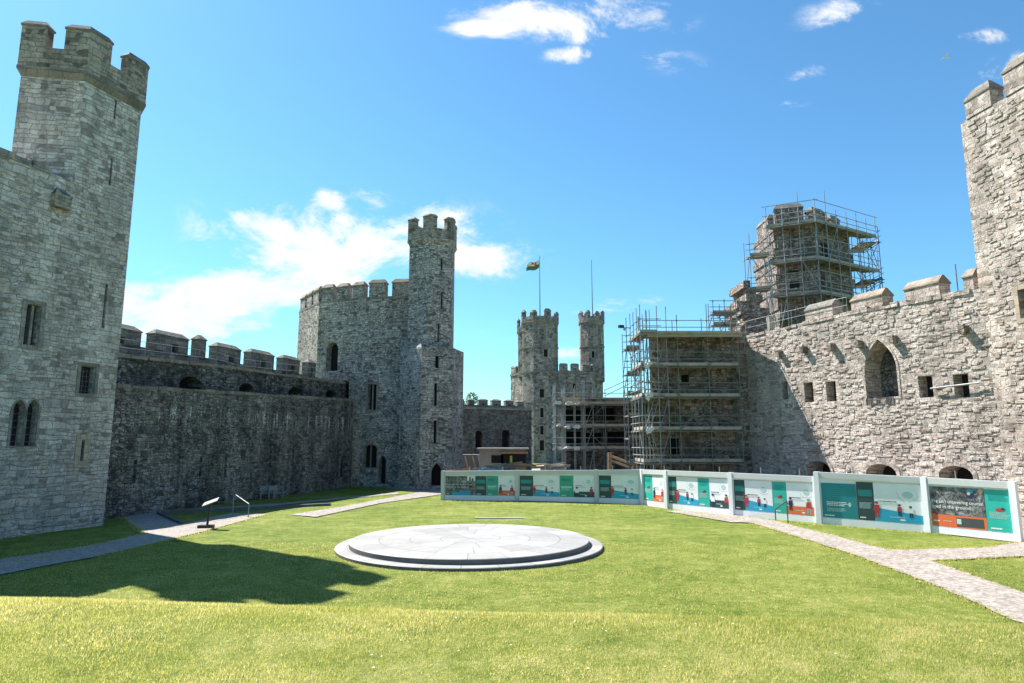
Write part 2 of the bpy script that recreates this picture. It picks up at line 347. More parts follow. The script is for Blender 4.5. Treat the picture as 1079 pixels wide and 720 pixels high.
def wallface(mb, f, z0, za, zb=None, ops=(), depth=.35, mi=0, s0=0., s1=None, d=0.):
    s1 = f.len if s1 is None else s1; zb = za if zb is None else zb
    zt = lambda s: za+(zb-za)*(s-s0)/(s1-s0)
    ss = sorted({s0, s1} | {o[k] for o in ops for k in ('s0', 's1')}); zs = sorted({z0} | {o[k] for o in ops for k in ('z0', 'z1') if o[k] > z0})
    for a, b in zip(ss, ss[1:]):
        if b-a < 1e-4: continue
        rows = zs+[None]
        for i in range(len(zs)):
            lo = zs[i]; hi = zs[i+1] if i+1 < len(zs) else None
            mid = ((a+b)/2, (lo+(hi if hi is not None else zt(a)))/2)
            if any(o['s0']-1e-4 < mid[0] < o['s1']+1e-4 and o['z0'] < mid[1] < o['z1'] for o in ops): continue
            if hi is None: mb.quad(f.pt(a, lo, d), f.pt(b, lo, d), f.pt(b, zt(b), d), f.pt(a, zt(a), d), mi)
            else: mb.quad(f.pt(a, lo, d), f.pt(b, lo, d), f.pt(b, hi, d), f.pt(a, hi, d), mi)
    for o in ops:
        pr = profile(o); dd = o.get('depth', depth); n = len(pr)
        for i in range(n):
            p, q = pr[i], pr[(i+1) % n]
            mb.quad(f.pt(p[0], p[1], d), f.pt(q[0], q[1], d), f.pt(q[0], q[1], d+dd), f.pt(p[0], p[1], d+dd), mi)
        if o.get('arch'):
            m_ = (o['s0']+o['s1'])/2; k = n-2
            right = [p for p in pr[2:] if p[0] >= m_-1e-5]; left = [p for p in pr[2:] if p[0] <= m_+1e-5]
            mb.poly([f.pt(o['s1'], o['z1'], d)]+[f.pt(x, z, d) for x, z in right][::1], mi)
            mb.poly([f.pt(o['s0'], o['z1'], d)]+[f.pt(x, z, d) for x, z in left], mi)
def relief(mb, f, n, s0, s1, z0, ztop, ops=(), mi=0, d=0., w=(.22, .6), h=(.1, .24), pr=(.015, .055)):
    for _ in range(n):
        a = random.uniform(s0, s1); z = random.uniform(z0, ztop(a) if callable(ztop) else ztop); W_ = random.uniform(*w); H_ = random.uniform(*h); e = random.uniform(*pr)
        if a+W_ > s1 or z+H_ > (ztop(a) if callable(ztop) else ztop)-.1: continue
        if any(a < o['s1']+.1 and a+W_ > o['s0']-.1 and z < o['z1']+.15 and z+H_ > o['z0']-.1 for o in ops): continue
        k = .03; j = lambda: random.uniform(-.02, .02)
        q0 = [(a, z), (a+W_, z+j()), (a+W_+j(), z+H_), (a+j(), z+H_+j())]; c = (a+W_/2, z+H_/2)
        q1 = [(x+(k if x < c[0] else -k), y+(k if y < c[1] else -k)) for x, y in q0]
        mb.add([f.pt(x, y, d+.004) for x, y in q0]+[f.pt(x, y, d-e) for x, y in q1], ((4,5,6,7),(0,1,5,4),(1,2,6,5),(2,3,7,6),(3,0,4,7)), mi)
def closure(f, o, parent, name='window', mat=None, depth=.35, d=0., frame=None, fw=.14, mull=0, bars=(0, 0)):
    mb = MB(); pr = profile(o); dd = o.get('depth', depth)-.004
    mb.poly([f.pt(x, z, d+dd) for x, z in pr]); w = mb.build(name, mat or M['void'], parent)
    if frame:
        fm = MB(); pa, pb = profile(o), profile(o, fw); n = len(pa); pd = -.035
        for i in range(n):
            j = (i+1) % n
            if o.get('door') and i == 0: continue
            fm.quad(f.pt(*pa[i], d+pd), f.pt(*pa[j], d+pd), f.pt(*pb[j], d+pd), f.pt(*pb[i], d+pd))
            fm.quad(f.pt(*pb[i], d+pd), f.pt(*pb[j], d+pd), f.pt(*pb[j], d+.02), f.pt(*pb[i], d+.02))
            fm.quad(f.pt(*pa[i], d+pd), f.pt(*pa[j], d+pd), f.pt(*pa[j], d+.02), f.pt(*pa[i], d+.02))
        fm.build('window_frame' if name == 'window' else 'surround', frame, w)
    if mull:
        mm = MB(); W_ = o['s1']-o['s0']; 
        for i in range(mull):
            c = o['s0']+W_*(i+1)/(mull+1); e = min(.12, W_*.16)
            a_, b_ = f.pt(c, o['z0'], d+dd*.3), f.pt(c, o['z1']-.05, d+dd*.3)
            mm.bar(a_, b_, e, e, up=(f.n.x, f.n.y, 0))
        mm.build('mullion', frame or M['dress'], w)
    if bars[0] or bars[1]:
        mm = MB()
        for i in range(bars[0]):
            c = o['s0']+(o['s1']-o['s0'])*(i+1)/(bars[0]+1); mm.bar(f.pt(c, o['z0'], d+dd-.06), f.pt(c, o['z1']-.1, d+dd-.06), .03, .03, up=(f.n.x, f.n.y, 0))
        for i in range(bars[1]):
            z = o['z0']+(o['z1']-o['z0'])*(i+.6)/(bars[1]+.6); mm.bar(f.pt(o['s0'], z, d+dd-.07), f.pt(o['s1'], z, d+dd-.07), .03, .03)
        mm.build('leading', M['lead'], w)
    return w
def slit(f, x, y0, y1, w=.14, d=0., **k):
    a = f.hit(x, (y0+y1)/2, d)[0]; return dict(s0=a-w/2, s1=a+w/2, z1=f.hit(x, y0, d)[1], z0=f.hit(x, y1, d)[1], arch=None, kind='slit', **k)

def offset(poly, d):
    n = len(poly); out_ = []; area = sum(poly[i][0]*poly[(i+1) % n][1]-poly[(i+1) % n][0]*poly[i][1] for i in range(n)); sg = 1 if area > 0 else -1
    for i in range(n):
        p0, p1, p2 = (Vector(poly[(i+k) % n][:2]) for k in (-1, 0, 1))
        e1 = (p1-p0).normalized(); e2 = (p2-p1).normalized(); n1 = Vector((e1.y, -e1.x))*sg; n2 = Vector((e2.y, -e2.x))*sg
        b = n1+n2; b = b/max(b.length_squared/2, .35)
        out_.append((p1.x+b.x*d, p1.y+b.y*d))
    return out_
def merlon(parent, poly, z0, z1, mats, cap=.35, over=.05, inset=.2, rise=.42, jit=.04):
    mb = MB(); j = random.uniform(-jit, jit); z1 += j
    mb.prism(poly, z0, z1, 0)
    pc = offset(poly, over); mb.prism(pc, z1-.002, z1+.1, 1, cap0=True)
    p2 = offset(poly, -inset); mb.prism(pc, z1+.1, z1+.1+rise, 1, p2)
    return mb.build('merlon', mats, parent)
def seg_poly(f, a, b, d0, th): return [f.pt(a, 0, d0)[:2], f.pt(b, 0, d0)[:2], f.pt(b, 0, d0+th)[:2], f.pt(a, 0, d0+th)[:2]]
def corner_poly(pts, i, g, th):
    n = len(pts); V = Vector(pts[i]); a = Vector(pts[i-1]); b = Vector(pts[(i+1) % n]); c = sum((Vector(p) for p in pts), Vector((0, 0)))/n
    pa = V+(a-V)*g; pb = V+(b-V)*g; k = lambda p: p+(c-p).normalized()*th
    return [tuple(pa), tuple(V), tuple(pb), tuple(k(pb)), tuple(k(V)), tuple(k(pa))]
def ring_pts(c, r, n=6, rot=0.): return [(c[0]+r*math.cos(rot+2*math.pi*i/n), c[1]+r*math.sin(rot+2*math.pi*i/n)) for i in range(n)]

def polytower(parent, pts, z0, z1, mat, ops=None, name='wall', depth=.35, skip=()):
    """closed plan of walls; ops = {edge index: [(opening, kind, kwargs)]}"""
    mb = MB(); n = len(pts); c = (sum(p[0] for p in pts)/n, sum(p[1] for p in pts)/n); ops = ops or {}; faces = []
    for i in range(n):
        f = Face(pts[i], pts[(i+1) % n], c); faces.append(f)
        if i in skip: continue
        wallface(mb, f, z0, z1, ops=[o for o, _ in ops.get(i, [])], depth=depth)
    mb.poly([(p[0], p[1], z1) for p in pts]); w = mb.build(name, mat, parent)
    for i in ops:
        for o, kw in ops[i]: closure(faces[i], o, parent, depth=depth, **kw)
    return w
def opsfor(f, specs): return specs

# ------------------------------------------------------------------ ground
def crest(x): return 6.62-.111*x
def gz(x, y):
    t = y-crest(x); a = 9.0
    if t <= -.5: z = 2.8
    elif t < .7: q = (t+.5)/1.2; z = 2.8-.2*q*q
    elif t < 8.6: z = 2.6-(t-.7)*.325
    else: z = 0
    if t > 7.2: 
        q = min(1, (t-7.2)/2.4); z = max(z, (.49*(1-q)**2))
    z += .03*math.sin(x*.6+y*.35)*math.cos(y*.5-x*.2)*(1 if t < 0 else .6)*math.exp(-max(0, abs(y)-60)/30)
    return z
t = NT('lawn_grass'); pos = t.n('ShaderNodeNewGeometry').outputs['Position']
big = t.noise(pos, .16, 4, .6); mid = t.noise(pos, 1.1, 5, .65); fi = t.noise(pos, 14, 5, .75); vf = t.noise(pos, 60, 3, .7)
k = t.m('ADD', t.m('ADD', t.m('MULTIPLY', big, .5), t.m('ADD', t.m('MULTIPLY', mid, .65), t.m('MULTIPLY', t.m('SUBTRACT', t.noise(pos, 4.5, 4, .7), .5), .7))), t.m('MULTIPLY', t.m('SUBTRACT', fi, .5), .55))
k = t.m('ADD', k, t.m('MULTIPLY', t.m('SUBTRACT', vf, .5), .5))
gcol = t.ramp(k, [(.3, (.05, .085, .012)), (.44, (.1, .145, .02)), (.57, (.155, .195, .03)), (.72, (.25, .265, .07)), (.85, (.35, .33, .13))])
t.set(t.b.inputs['Base Color'], gcol); t.b.inputs['Roughness'].default_value = .85; t.b.inputs['Specular IOR Level'].default_value = .15
hh = t.m('ADD', t.m('MULTIPLY', fi, .8), t.m('MULTIPLY', vf, .6))
bn = t.n('ShaderNodeBump', {'Strength': .9, 'Distance': .05, 'Height': hh}); t.set(t.b.inputs['Normal'], bn.outputs[0])
M['lawn'] = t.mat
xs = [-3000, -600, -200, -90, -60]+[x*1.5 for x in range(-30, 31)]+[60, 90, 200, 600, 3000]
ys = [-3000, -300, -60, -20, -8]+[i*.5 for i in range(-8, 44)]+[22+i*2 for i in range(0, 40)]+[110, 130, 160, 200, 400, 1000, 4000]
mb = MB(); nx = len(xs)
vs = [(x, y, gz(max(-45, min(45, x)), y)) for y in ys for x in xs]
fs = [(j*nx+i, j*nx+i+1, (j+1)*nx+i+1, (j+1)*nx+i) for j in range(len(ys)-1) for i in range(nx-1)]
mb.add(vs, fs); ground = mb.build('ground', M['lawn'], smooth=True, loc=(0, 0, 0)); tag(ground, kind='structure')

# grass blades on the near bank
rng = np.random.default_rng(3)
def blades(n, y0, y1, half, hmin, hmax, wdt, name):
    x = rng.uniform(-1, 1, n); y = y0+(y1-y0)*rng.random(n); x = x*(half[0]+(half[1]-half[0])*(y-y0)/(y1-y0))
    z = np.array([gz(a, b) for a, b in zip(x, y)])
    # tufts: push blades towards clump centres, vary height with patches
    patch = .5+.5*np.sin(x*2.1+np.sin(y*3.3))*np.cos(y*2.7+np.sin(x*1.9))
    h = (hmin+(hmax-hmin)*rng.random(n))*(.65+.6*patch); an = rng.uniform(0, 2*np.pi, n); ln = rng.uniform(.1, .75, n)*h; la = rng.uniform(0, 2*np.pi, n)
    w = wdt*rng.uniform(.6, 1.3, n)
    v = np.zeros((n, 3, 3)); 
    v[:, 0] = np.stack([x-np.cos(an)*w, y-np.sin(an)*w, z-.004], 1); v[:, 1] = np.stack([x+np.cos(an)*w, y+np.sin(an)*w, z-.004], 1)
    v[:, 2] = np.stack([x+np.cos(la)*ln, y+np.sin(la)*ln, z+h], 1)
    me = bpy.data.meshes.new(name); me.vertices.add(3*n); me.vertices.foreach_set('co', v.reshape(-1).astype(np.float32))
    me.loops.add(3*n); me.loops.foreach_set('vertex_index', np.arange(3*n, dtype=np.int32))
    me.polygons.add(n); me.polygons.foreach_set('loop_start', np.arange(0, 3*n, 3, dtype=np.int32)); me.update(calc_edges=True)
    o = bpy.data.objects.new(name, me); COL.objects.link(o); return o
t = NT('grass_blade'); g = t.n('ShaderNodeNewGeometry'); pos = g.outputs['Position']
k = t.m('ADD', t.m('MULTIPLY', g.outputs['Random Per Island'], .45), t.m('MULTIPLY', t.noise(pos, .9, 4, .6), .75))
bcol = t.ramp(k, [(.2, (.11, .17, .025)), (.45, (.26, .315, .065)), (.65, (.4, .43, .13)), (.85, (.58, .54, .27))])
t.set(t.b.inputs['Base Color'], bcol); t.b.inputs['Roughness'].default_value = .6
tr = t.n('ShaderNodeBsdfTranslucent', {'Color': t.mix(1., bcol, (1.9, 1.6, 1.5, 1), 'MULTIPLY')}); mxs = t.n('ShaderNodeMixShader', {0: .5}); t.t.links.new(t.b.outputs[0], mxs.inputs[1]); t.t.links.new(tr.outputs[0], mxs.inputs[2])
t.t.links.new(mxs.outputs[0], t.t.nodes['Material Output'].inputs[0]); M['blade'] = t.mat
gb = blades(330000, 3.3, 8.1, (4.2, 8.2), .012, .032, .0026, 'grass'); gb.data.materials.append(M['blade']); tag(gb, 'short mown grass on the raised bank in front', 'grass', kind='stuff')
gb2 = blades(120000, 16.5, 30, (14, 22), .02, .05, .010, 'grass'); gb2.data.materials.append(M['blade']); tag(gb2, 'short mown grass on the level lawn below the bank', 'grass', kind='stuff')

EDGES = [[(100, 588), (197, 565.5), (283, 542.5)], [(0, 599), (100, 575), (153, 563), (128, 545.5)], [(713, 541.5), (791, 551.5), (887, 581), (991, 620), (1079, 660)], [(1079, 626), (980, 592), (1079, 587)], [(817, 549.5), (936, 580.5), (1035, 578), (1079, 572)], [(466, 528.5), (676, 533.5), (703, 537.5), (772, 545), (863, 553.5), (1000, 564)]]
ex = []
for ln_ in EDGES:
    for a, b in zip(ln_, ln_[1:]):
        p, q = np.array(G(*a)), np.array(G(*b)); n = int(np.linalg.norm(q-p)*130); tt_ = rng.random((n, 1)); w = p+(q-p)*tt_; w[:, :2] += rng.normal(0, .09, (n, 2)); ex.append(w)
ex = np.concatenate(ex)
mb = MB()
for x, y, _ in ex:
    a = random.uniform(0, 6.28); h = random.uniform(.03, .09); w = .012; z = max(gz(x, y), 0)+.02
    mb.add([(x-w*math.cos(a), y-w*math.sin(a), z-.03), (x+w*math.cos(a), y+w*math.sin(a), z-.03), (x+random.uniform(-.03, .03), y+random.uniform(-.03, .03), z+h)], ((0, 1, 2),))
tag(mb.build('grass', M['blade'], loc=(0, 0, 0)), 'longer grass fringing the path edges and the foot of the hoarding', 'grass', kind='stuff')
# daisies
mb = MB()
for i in range(24):
    y = random.uniform(4.2, 6.6); x = random.gauss(random.choice([-.4, .3, 1.9, -1.2]), .5)
    z = gz(x, y)+random.uniform(.02, .03); r = random.uniform(.006, .011); tl = random.uniform(-.3, .3)
    pts = [(x+r*math.cos(a*math.pi/3), y+r*math.sin(a*math.pi/3), z+r*tl*math.cos(a*math.pi/3)) for a in range(6)]
    mb.poly(pts, 0)
    mb.poly([(x+(p[0]-x)*.35, y+(p[1]-y)*.35, z+.003) for p in pts], 1)
o = mb.build('daisies', [plain('white_petal', (.8, .8, .78), .6), plain('yellow_centre', (.7, .5, .05), .6)], loc=(0, 0, 0)); tag(o, 'tiny white daisies scattered in the grass of the near bank', 'flowers', kind='stuff')

# paths
def gravel(name, c1, c2, c3):
    t = NT(name); pos = t.n('ShaderNodeNewGeometry').outputs['Position']
    vo = t.n('ShaderNodeTexVoronoi', {'Vector': pos, 'Scale': 11.}); k = t.m('ADD', t.m('MULTIPLY', t.n('ShaderNodeSeparateColor', {0: vo.outputs['Color']}).outputs[0], .6), t.m('MULTIPLY', t.noise(pos, .9, 5, .6), .5))
    t.set(t.b.inputs['Base Color'], t.ramp(k, [(.2, c1), (.5, c2), (.85, c3)])); t.b.inputs['Roughness'].default_value = .95
    bn = t.n('ShaderNodeBump', {'Strength': .6, 'Distance': .02, 'Height': vo.outputs['Distance']}); t.set(t.b.inputs['Normal'], bn.outputs[0]); return t.mat
M['gravel'] = gravel('pink_grey_gravel', (.16, .135, .12), (.27, .23, .2), (.4, .35, .31))
M['paving'] = gravel('grey_path_surface', (.17, .15, .135), (.27, .24, .215), (.37, .335, .305))
def ground_sheet(name, pxs, mat, lift=.012, z=0.0):
    from mathutils.geometry import tessellate_polygon
    pts = [Vector(G(*p)) for p in pxs]; rag = []
    for i, p in enumerate(pts):
        q = pts[(i+1) % len(pts)]; n = max(1, int((q-p).length/.18))
        for j in range(n):
            w = p.lerp(q, j/n); s = min(1, w.y/30)
            rag.append(Vector((w.x+random.uniform(-.06, .06), w.y+random.uniform(-.1, .1), 0)))
    mb = MB(); vs = [(p.x, p.y, max(gz(p.x, p.y), 0)+lift+.028) for p in rag]
    tri = tessellate_polygon([rag]); mb.add(vs, [tuple(q) for q in tri])
    return tag(mb.build(name, mat, loc=(0, 0, 0)), kind='structure')
ground_sheet('path', [(-60, 618), (100, 588), (197, 565.5), (283, 542.5), (243, 541.5), (191, 553.5), (168, 543), (128, 545.5), (153, 563), (100, 575), (-60, 600)], M['paving'])
ground_sheet('path', [(305, 543), (333, 545.5), (400, 531), (462, 522), (490, 519), (490, 515), (440, 519.5), (350, 536.5)], M['paving'])
ground_sheet('path', [(112, 545), (150, 544.2), (290, 533.2), (420, 521), (420, 519.5), (300, 530.5), (150, 541)], M['paving'], .006)
ground_sheet('path', [(700, 539.5), (713, 541.5), (770, 551), (791, 551.5), (887, 581), (991, 620), (1100, 670), (1180, 702), (1180, 660), (1079, 626), (980, 592), (1079, 587), (1180, 582), (1180, 570), (1079, 572), (1035, 578), (936, 580.5), (817, 549.5), (740, 537)], M['gravel'])
ground_sheet('pavement', [(440, 519), (560, 523), (540, 508), (380, 511)], M['paving'], .002)

mb = MB(); mb.poly([(x, y, .034) for x, y in ((-5.6, 52.2), (9.6, 48.3), (18, 37.5), (22.6, 29.4), (25.5, 30.5), (24.6, 36), (19, 48), (16, 60), (30, 75), (30, 130), (-9, 130), (-9.5, 100), (-4.5, 66), (-4.8, 60))])
tag(mb.build('yard', M['gravel'], loc=(0, 0, 0)), kind='structure')
# ================================================================== BUILDINGS
RC = M['coping_grey']
# ---- near left tower with its turret
tC = (-21.8, 36.0); tdir = Vector((.34, .94)); tdir.normalize()
def along(c, s): return (c[0]+tdir.x*s, c[1]+tdir.y*s)
near = empty('castle_tower', (-24, 33, 0), 'tall pale grey tower at the left edge with a turret on top and leaded windows', 'tower')
fN = Face(along(tC, -24), tC)
ops = [fN.op(12, 421, 25, 470, 'pointed'), fN.op(27, 421, 39, 470, 'pointed'), fN.op(26, 321, 42, 364), fN.op(84, 386, 100, 415),
       slit(fN, 110.5, 299, 346, .16), slit(fN, 86.5, 464, 486, .17)]
mb = MB(); wallface(mb, fN, -1, 17.9, ops=ops, depth=.45)
bk = Vector((-10, 3.6))
back = [fN.A+bk, Vector(tC)+bk+Vector((2, 1.5))]
mb.quad((*tC, -1), (*back[1], -1), (*back[1], 17.9), (*tC, 17.9)); mb.quad((*back[1], -1), (*back[0], -1), (*back[0], 17.9), (*back[1], 17.9))
mb.quad((*back[0], -1), (*fN.A, -1), (*fN.A, 17.9), (*back[0], 17.9)); mb.poly([(*fN.A, 17.9), (*tC, 17.9), (*back[1], 17.9), (*back[0], 17.9)])
relief(mb, fN, 1500, fN.len-9, fN.len, 0, 17.7, ops, pr=(.01, .035))
mb.build('wall', M['near'], near)
for o_ in ops[:2]: closure(fN, o_, near, mat=M['glass'], depth=.45, frame=M['dress'], fw=.1, bars=(1, 6))
closure(fN, ops[2], near, mat=M['glass'], depth=.45, frame=M['dress'], fw=.2, mull=1, bars=(3, 6)); closure(fN, ops[3], near, mat=M['glass'], depth=.45, frame=M['dress'], fw=.18, bars=(3, 5))
for o_ in ops[4:]: closure(fN, o_, near, 'arrow_slit', depth=.45, frame=M['dress_warm'] if o_ is ops[5] else None, fw=.3)
# ragged top of the wall beside the turret
mb = MB(); a = fN.len-4.75
for i in range(14):
    s0 = a-.9*(i+1); h = random.uniform(.1, .34); p = seg_poly(fN, s0+.01, s0+.87, -.06, .8); mb.prism(p, 17.84, 17.95+h, 0, offset(p, -.08), True)
mb.build('wall_top', M['parap'], near)
p = seg_poly(fN, fN.len-4.6, fN.len-3.75, -.35, .5); mb = MB(); mb.prism(p, 16.2, 16.9, 0, cap0=True); mb.prism(offset(p, -.02), 16.9, 17.5, 0, [Vector(q).lerp(Vector(fN.pt(fN.len-4.15, 0, .3)[:2]), .8)[:] for q in p]); mb.build('stone_corbel', M['parap'], near)
hexp = [along(tC, -3.5), tC]
d2 = Vector((-math.cos(R(50)), math.sin(R(50)))); x = Vector(tC)+d2*3.5; hexp.append(tuple(x))
nC = Vector(hexp[0]); dL = Vector((-.985, -.17))*3.1; L0 = nC+dL; hexp += [tuple(x+(L0-nC)*1.0+Vector((0, .6)))]; hexp += [tuple((L0+Vector(hexp[3]))/2+Vector((-.9, .3))), tuple(L0)]
c_ = sum((Vector(p) for p in hexp), Vector((0, 0)))/6
fT = Face(hexp[0], hexp[1], c_); fT2 = Face(hexp[5], hexp[0], c_)
oT = [slit(fT, 121.5, 105, 126, .12), slit(fT, 117, 166, 196, .13), slit(fT, 117, 233, 256, .13)]
oT = [o for o in oT if o['z0'] > 18]
polytower(near, hexp, 17.9, 23.9, M['near'], {0: [(o, dict(name='arrow_slit')) for o in oT]}, name='turret_wall', depth=.4)
# slits lower than the wall head belong to the lower wall face: shallow insets set proud
hp = offset(hexp, .17); mb = MB(); mb.prism(offset(hexp, .003), 23.6, 23.95, 0, offset(hexp, .2)); mb.prism(offset(hexp, .2), 23.95, 24.12, 0); mb.build('string_course', RC, near)
mb = MB(); mb.prism(hp, 24.1, 25.25, 0); mb.build('parapet', M['parap'], near)
for i in range(6): merlon(near, corner_poly(hp, i, 36/100, .55), 25.25, 26.4, [M['parap'], RC], inset=.18, rise=.3)

# ---- left curtain wall
cA, cB = (-23.4, 39.0), (-15.9, 66.0)
cA = (cA[0]-(cB[0]-cA[0])*.12, cA[1]-(cB[1]-cA[1])*.12)
cur = empty('curtain_wall', (-20, 52, 0), 'long dark stone curtain wall in shade between the two left towers, streaked white', 'wall')
f1 = Face(cA, cB)
o1 = [slit(f1, 142, 485, 509, .24), slit(f1, 211.5, 481, 502, .22), slit(f1, 238, 478, 501, .22), slit(f1, 285, 472, 490, .22), slit(f1, 309, 470, 488, .2), slit(f1, 347, 467, 486, .2), f1.op(359, 477, 366, 503, 'pointed', door=True)]
hA = f1.hit(100, 404.5)[1]; hB = f1.hit(366, 421)[1]
mb = MB(); wallface(mb, f1, -1, f1.hit(118, 405)[1]-.15, f1.hit(366, 421)[1], o1, .6)
d2_ = 1.1; zA, zB = f1.hit(118, 405)[1]-.15, f1.hit(366, 421)[1]
mb.quad(f1.pt(0, zA), f1.pt(f1.len, zB), f1.pt(f1.len, zB, d2_+.6), f1.pt(0, zA, d2_+.6))
relief(mb, f1, 2200, 0, f1.len, 0, 7.6, o1, pr=(.02, .07))
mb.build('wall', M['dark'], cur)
for o_ in o1[:-1]: closure(f1, o_, cur, 'arrow_slit', depth=.6)
closure(f1, o1[-1], cur, 'doorway', depth=.6)
mb = MB()
for i in range(30):     # worn ledge stones
    s = f1.len*i/30; zz = zA+(zB-zA)*(i+.5)/30; p = seg_poly(f1, s+.02, s+f1.len/30-.02, -random.uniform(.02, .1), .5); mb.prism(p, zz-.12, zz+random.uniform(.06, .14), 0, cap0=True)
mb.build('ledge', RC, cur)
z2A = f1.hit(125, 377, d2_)[1]; z2B = f1.hit(345, 401, d2_)[1]; f2 = Face(f1.pt(0, 0, d2_)[:2], f1.pt(f1.len, 0, d2_)[:2])
o2 = [f2.op(103, 388, 121, 409, 'seg'), f2.op(189, 397, 213, 415, 'seg'), f2.op(252, 404, 268, 420, 'seg'), f2.op(304, 408, 319, 422, 'seg'), f2.op(343, 411, 355, 424, 'seg')]
mb = MB(); zm = f2.hit(240, 387)[1]; sm = f2.hit(240, 387)[0]
wallface(mb, f2, min(zA, zB)-.5, z2A, zm, [o for o in o2 if o['s1'] < sm], 1.2, s1=sm); wallface(mb, f2, min(zA, zB)-.5, zm, z2B, [o for o in o2 if o['s0'] > sm], 1.2, s0=sm)
mb.quad(f2.pt(0, z2A), f2.pt(sm, zm), f2.pt(sm, zm, 4), f2.pt(0, z2A, 4)); mb.quad(f2.pt(sm, zm), f2.pt(f2.len, z2B), f2.pt(f2.len, z2B, 4), f2.pt(sm, zm, 4))
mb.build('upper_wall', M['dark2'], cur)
for o_ in o2: closure(f2, o_, cur, 'gallery_opening', depth=1.2)
mb = MB()
for i in range(44):
    s = f2.len*i/44; zz = (z2A+(zm-z2A)*s/sm) if s < sm else zm+(z2B-zm)*(s-sm)/(f2.len-sm)
    p = seg_poly(f2, s+.02, s+f2.len/44-.02, -random.uniform(.0, .12), .6); mb.prism(p, zz-.1, zz+random.uniform(.05, .16), 0, cap0=True)
mb.build('walkway_edge', M['coping'], cur)
f3 = Face(f1.pt(0, 0, 4.2)[:2], f1.pt(f1.len, 0, 4.2)[:2])
def pz(f, px, py): return f.hit(px, py)
zp = [11.2, 11.0]
mb = MB(); wallface(mb, f3, 7, zp[0]-.2, zp[1]); mb.quad(f3.pt(0, zp[0]-.2), f3.pt(f3.len, zp[1]), f3.pt(f3.len, zp[1], 1), f3.pt(0, zp[0]-.2, 1))
mb.quad(f3.pt(0, -1, 1), f3.pt(f3.len, -1, 1), f3.pt(f3.len, zp[1], 1), f3.pt(0, zp[0]-.2, 1)); mb.build('parapet', M['parapet_grey'], cur)
def hmerlon(f, parent, x0, x1, ytop, zb, mats, hole=None, th=.75, cap=.42, d0=0., hip=.38):
    q0 = [f.hit(x0, ytop+10, d_)[0] for d_ in (d0, d0+th)]; q1 = [f.hit(x1, ytop+10, d_)[0] for d_ in (d0, d0+th)]
    (a, b) = (max(q0), min(q1)) if q0[0] < q1[0] else (max(q1), min(q0)); zt_ = f.hit((x0+x1)/2, ytop, d0)[1]-cap
    mb = MB(); ops_ = []
    if hole is not None:
        w_ = (b-a); c = a+w_*hole; hw = min(.32, w_*.14); ops_ = [dict(s0=c-hw, s1=c+hw, z0=zt_-1.45, z1=zt_-.5, arch=None)]
    wallface(mb, f, zb, zt_, ops=ops_, depth=.4, s0=a, s1=b, d=d0)
    for q in (a, b): mb.quad(f.pt(q, zb, d0), f.pt(q, zt_, d0), f.pt(q, zt_, d0+th), f.pt(q, zb, d0+th))
    mb.quad(f.pt(a, zb, d0+th), f.pt(b, zb, d0+th), f.pt(b, zt_, d0+th), f.pt(a, zt_, d0+th))
    p = [q[:2] for q in (f.pt(a-.05, 0, d0-.06), f.pt(b+.05, 0, d0-.06), f.pt(b+.05, 0, d0+th+.06), f.pt(a-.05, 0, d0+th+.06))]
    mb.prism(p, zt_-.003, zt_+.07, 1, cap0=True)
    e = min(hip, (b-a)*.3); p2 = [q[:2] for q in (f.pt(a+e, 0, d0+th*.42), f.pt(b-e, 0, d0+th*.42), f.pt(b-e, 0, d0+th*.58), f.pt(a+e, 0, d0+th*.58))]
    mb.prism(p, zt_+.07, zt_+cap, 1, p2)
    m_ = mb.build('merlon', mats, parent)
    for o_ in ops_:
        q = MB(); q.poly([f.pt(x, z, d0+.396) for x, z in profile(o_)]); q.build('loophole', M['void'], m_)
for x0, x1, yt, hl in ((99, 149.5, 341.5, .45), (154, 199, 350.5, .6), (201.5, 217.5, 354, None), (220, 254, 363.5, .62), (256.5, 289, 370, .55), (291, 316, 376, .6), (318, 333, 380, .5)):
    zb = zp[0]-.25+(zp[1]-zp[0])*f3.hit((x0+x1)/2, 365)[0]/f3.len-.1
    hmerlon(f3, cur, x0, x1, yt-2, zb, [M['parapet_grey'], M['parapet_grey']], hl)
# handrail along the walkway
def railing(f, d, xs_, base, name, label, hgt=1.05, mid=True, r=.018):
    pts = [(f.hit(x, y, d)) for x, y in base]; pl = [Vector(f.pt(s, z, d)) for s, z in pts]
    e = empty(name, pl[0], label, 'railing'); m1 = MB(); m1.path([p+Vector((0, 0, hgt)) for p in pl], r); m1.build('handrail', M['rail'], e)
    if mid: m1 = MB(); m1.path([p+Vector((0, 0, hgt*.5)) for p in pl], r*.8); m1.build('lower_rail', M['rail'], e)
    tot = 0
    for a, b in zip(pl, pl[1:]):
        n_ = max(1, round((b-a).length/2.2))
        for i in range(n_):
            q = a.lerp(b, i/n_); m1 = MB(); m1.tube(q, q+Vector((0, 0, hgt)), r*.9); m1.build('post', M['rail'], e)
    q = pl[-1]; m1 = MB(); m1.tube(q, q+Vector((0, 0, hgt)), r*.9); m1.build('post', M['rail'], e)
    return e
railing(f2, .35, None, [(122, 374), (228, 386), (250, 392), (343, 400)], 'wall_walk_railing', 'grey two-bar handrail along the walkway on top of the dark left curtain wall')

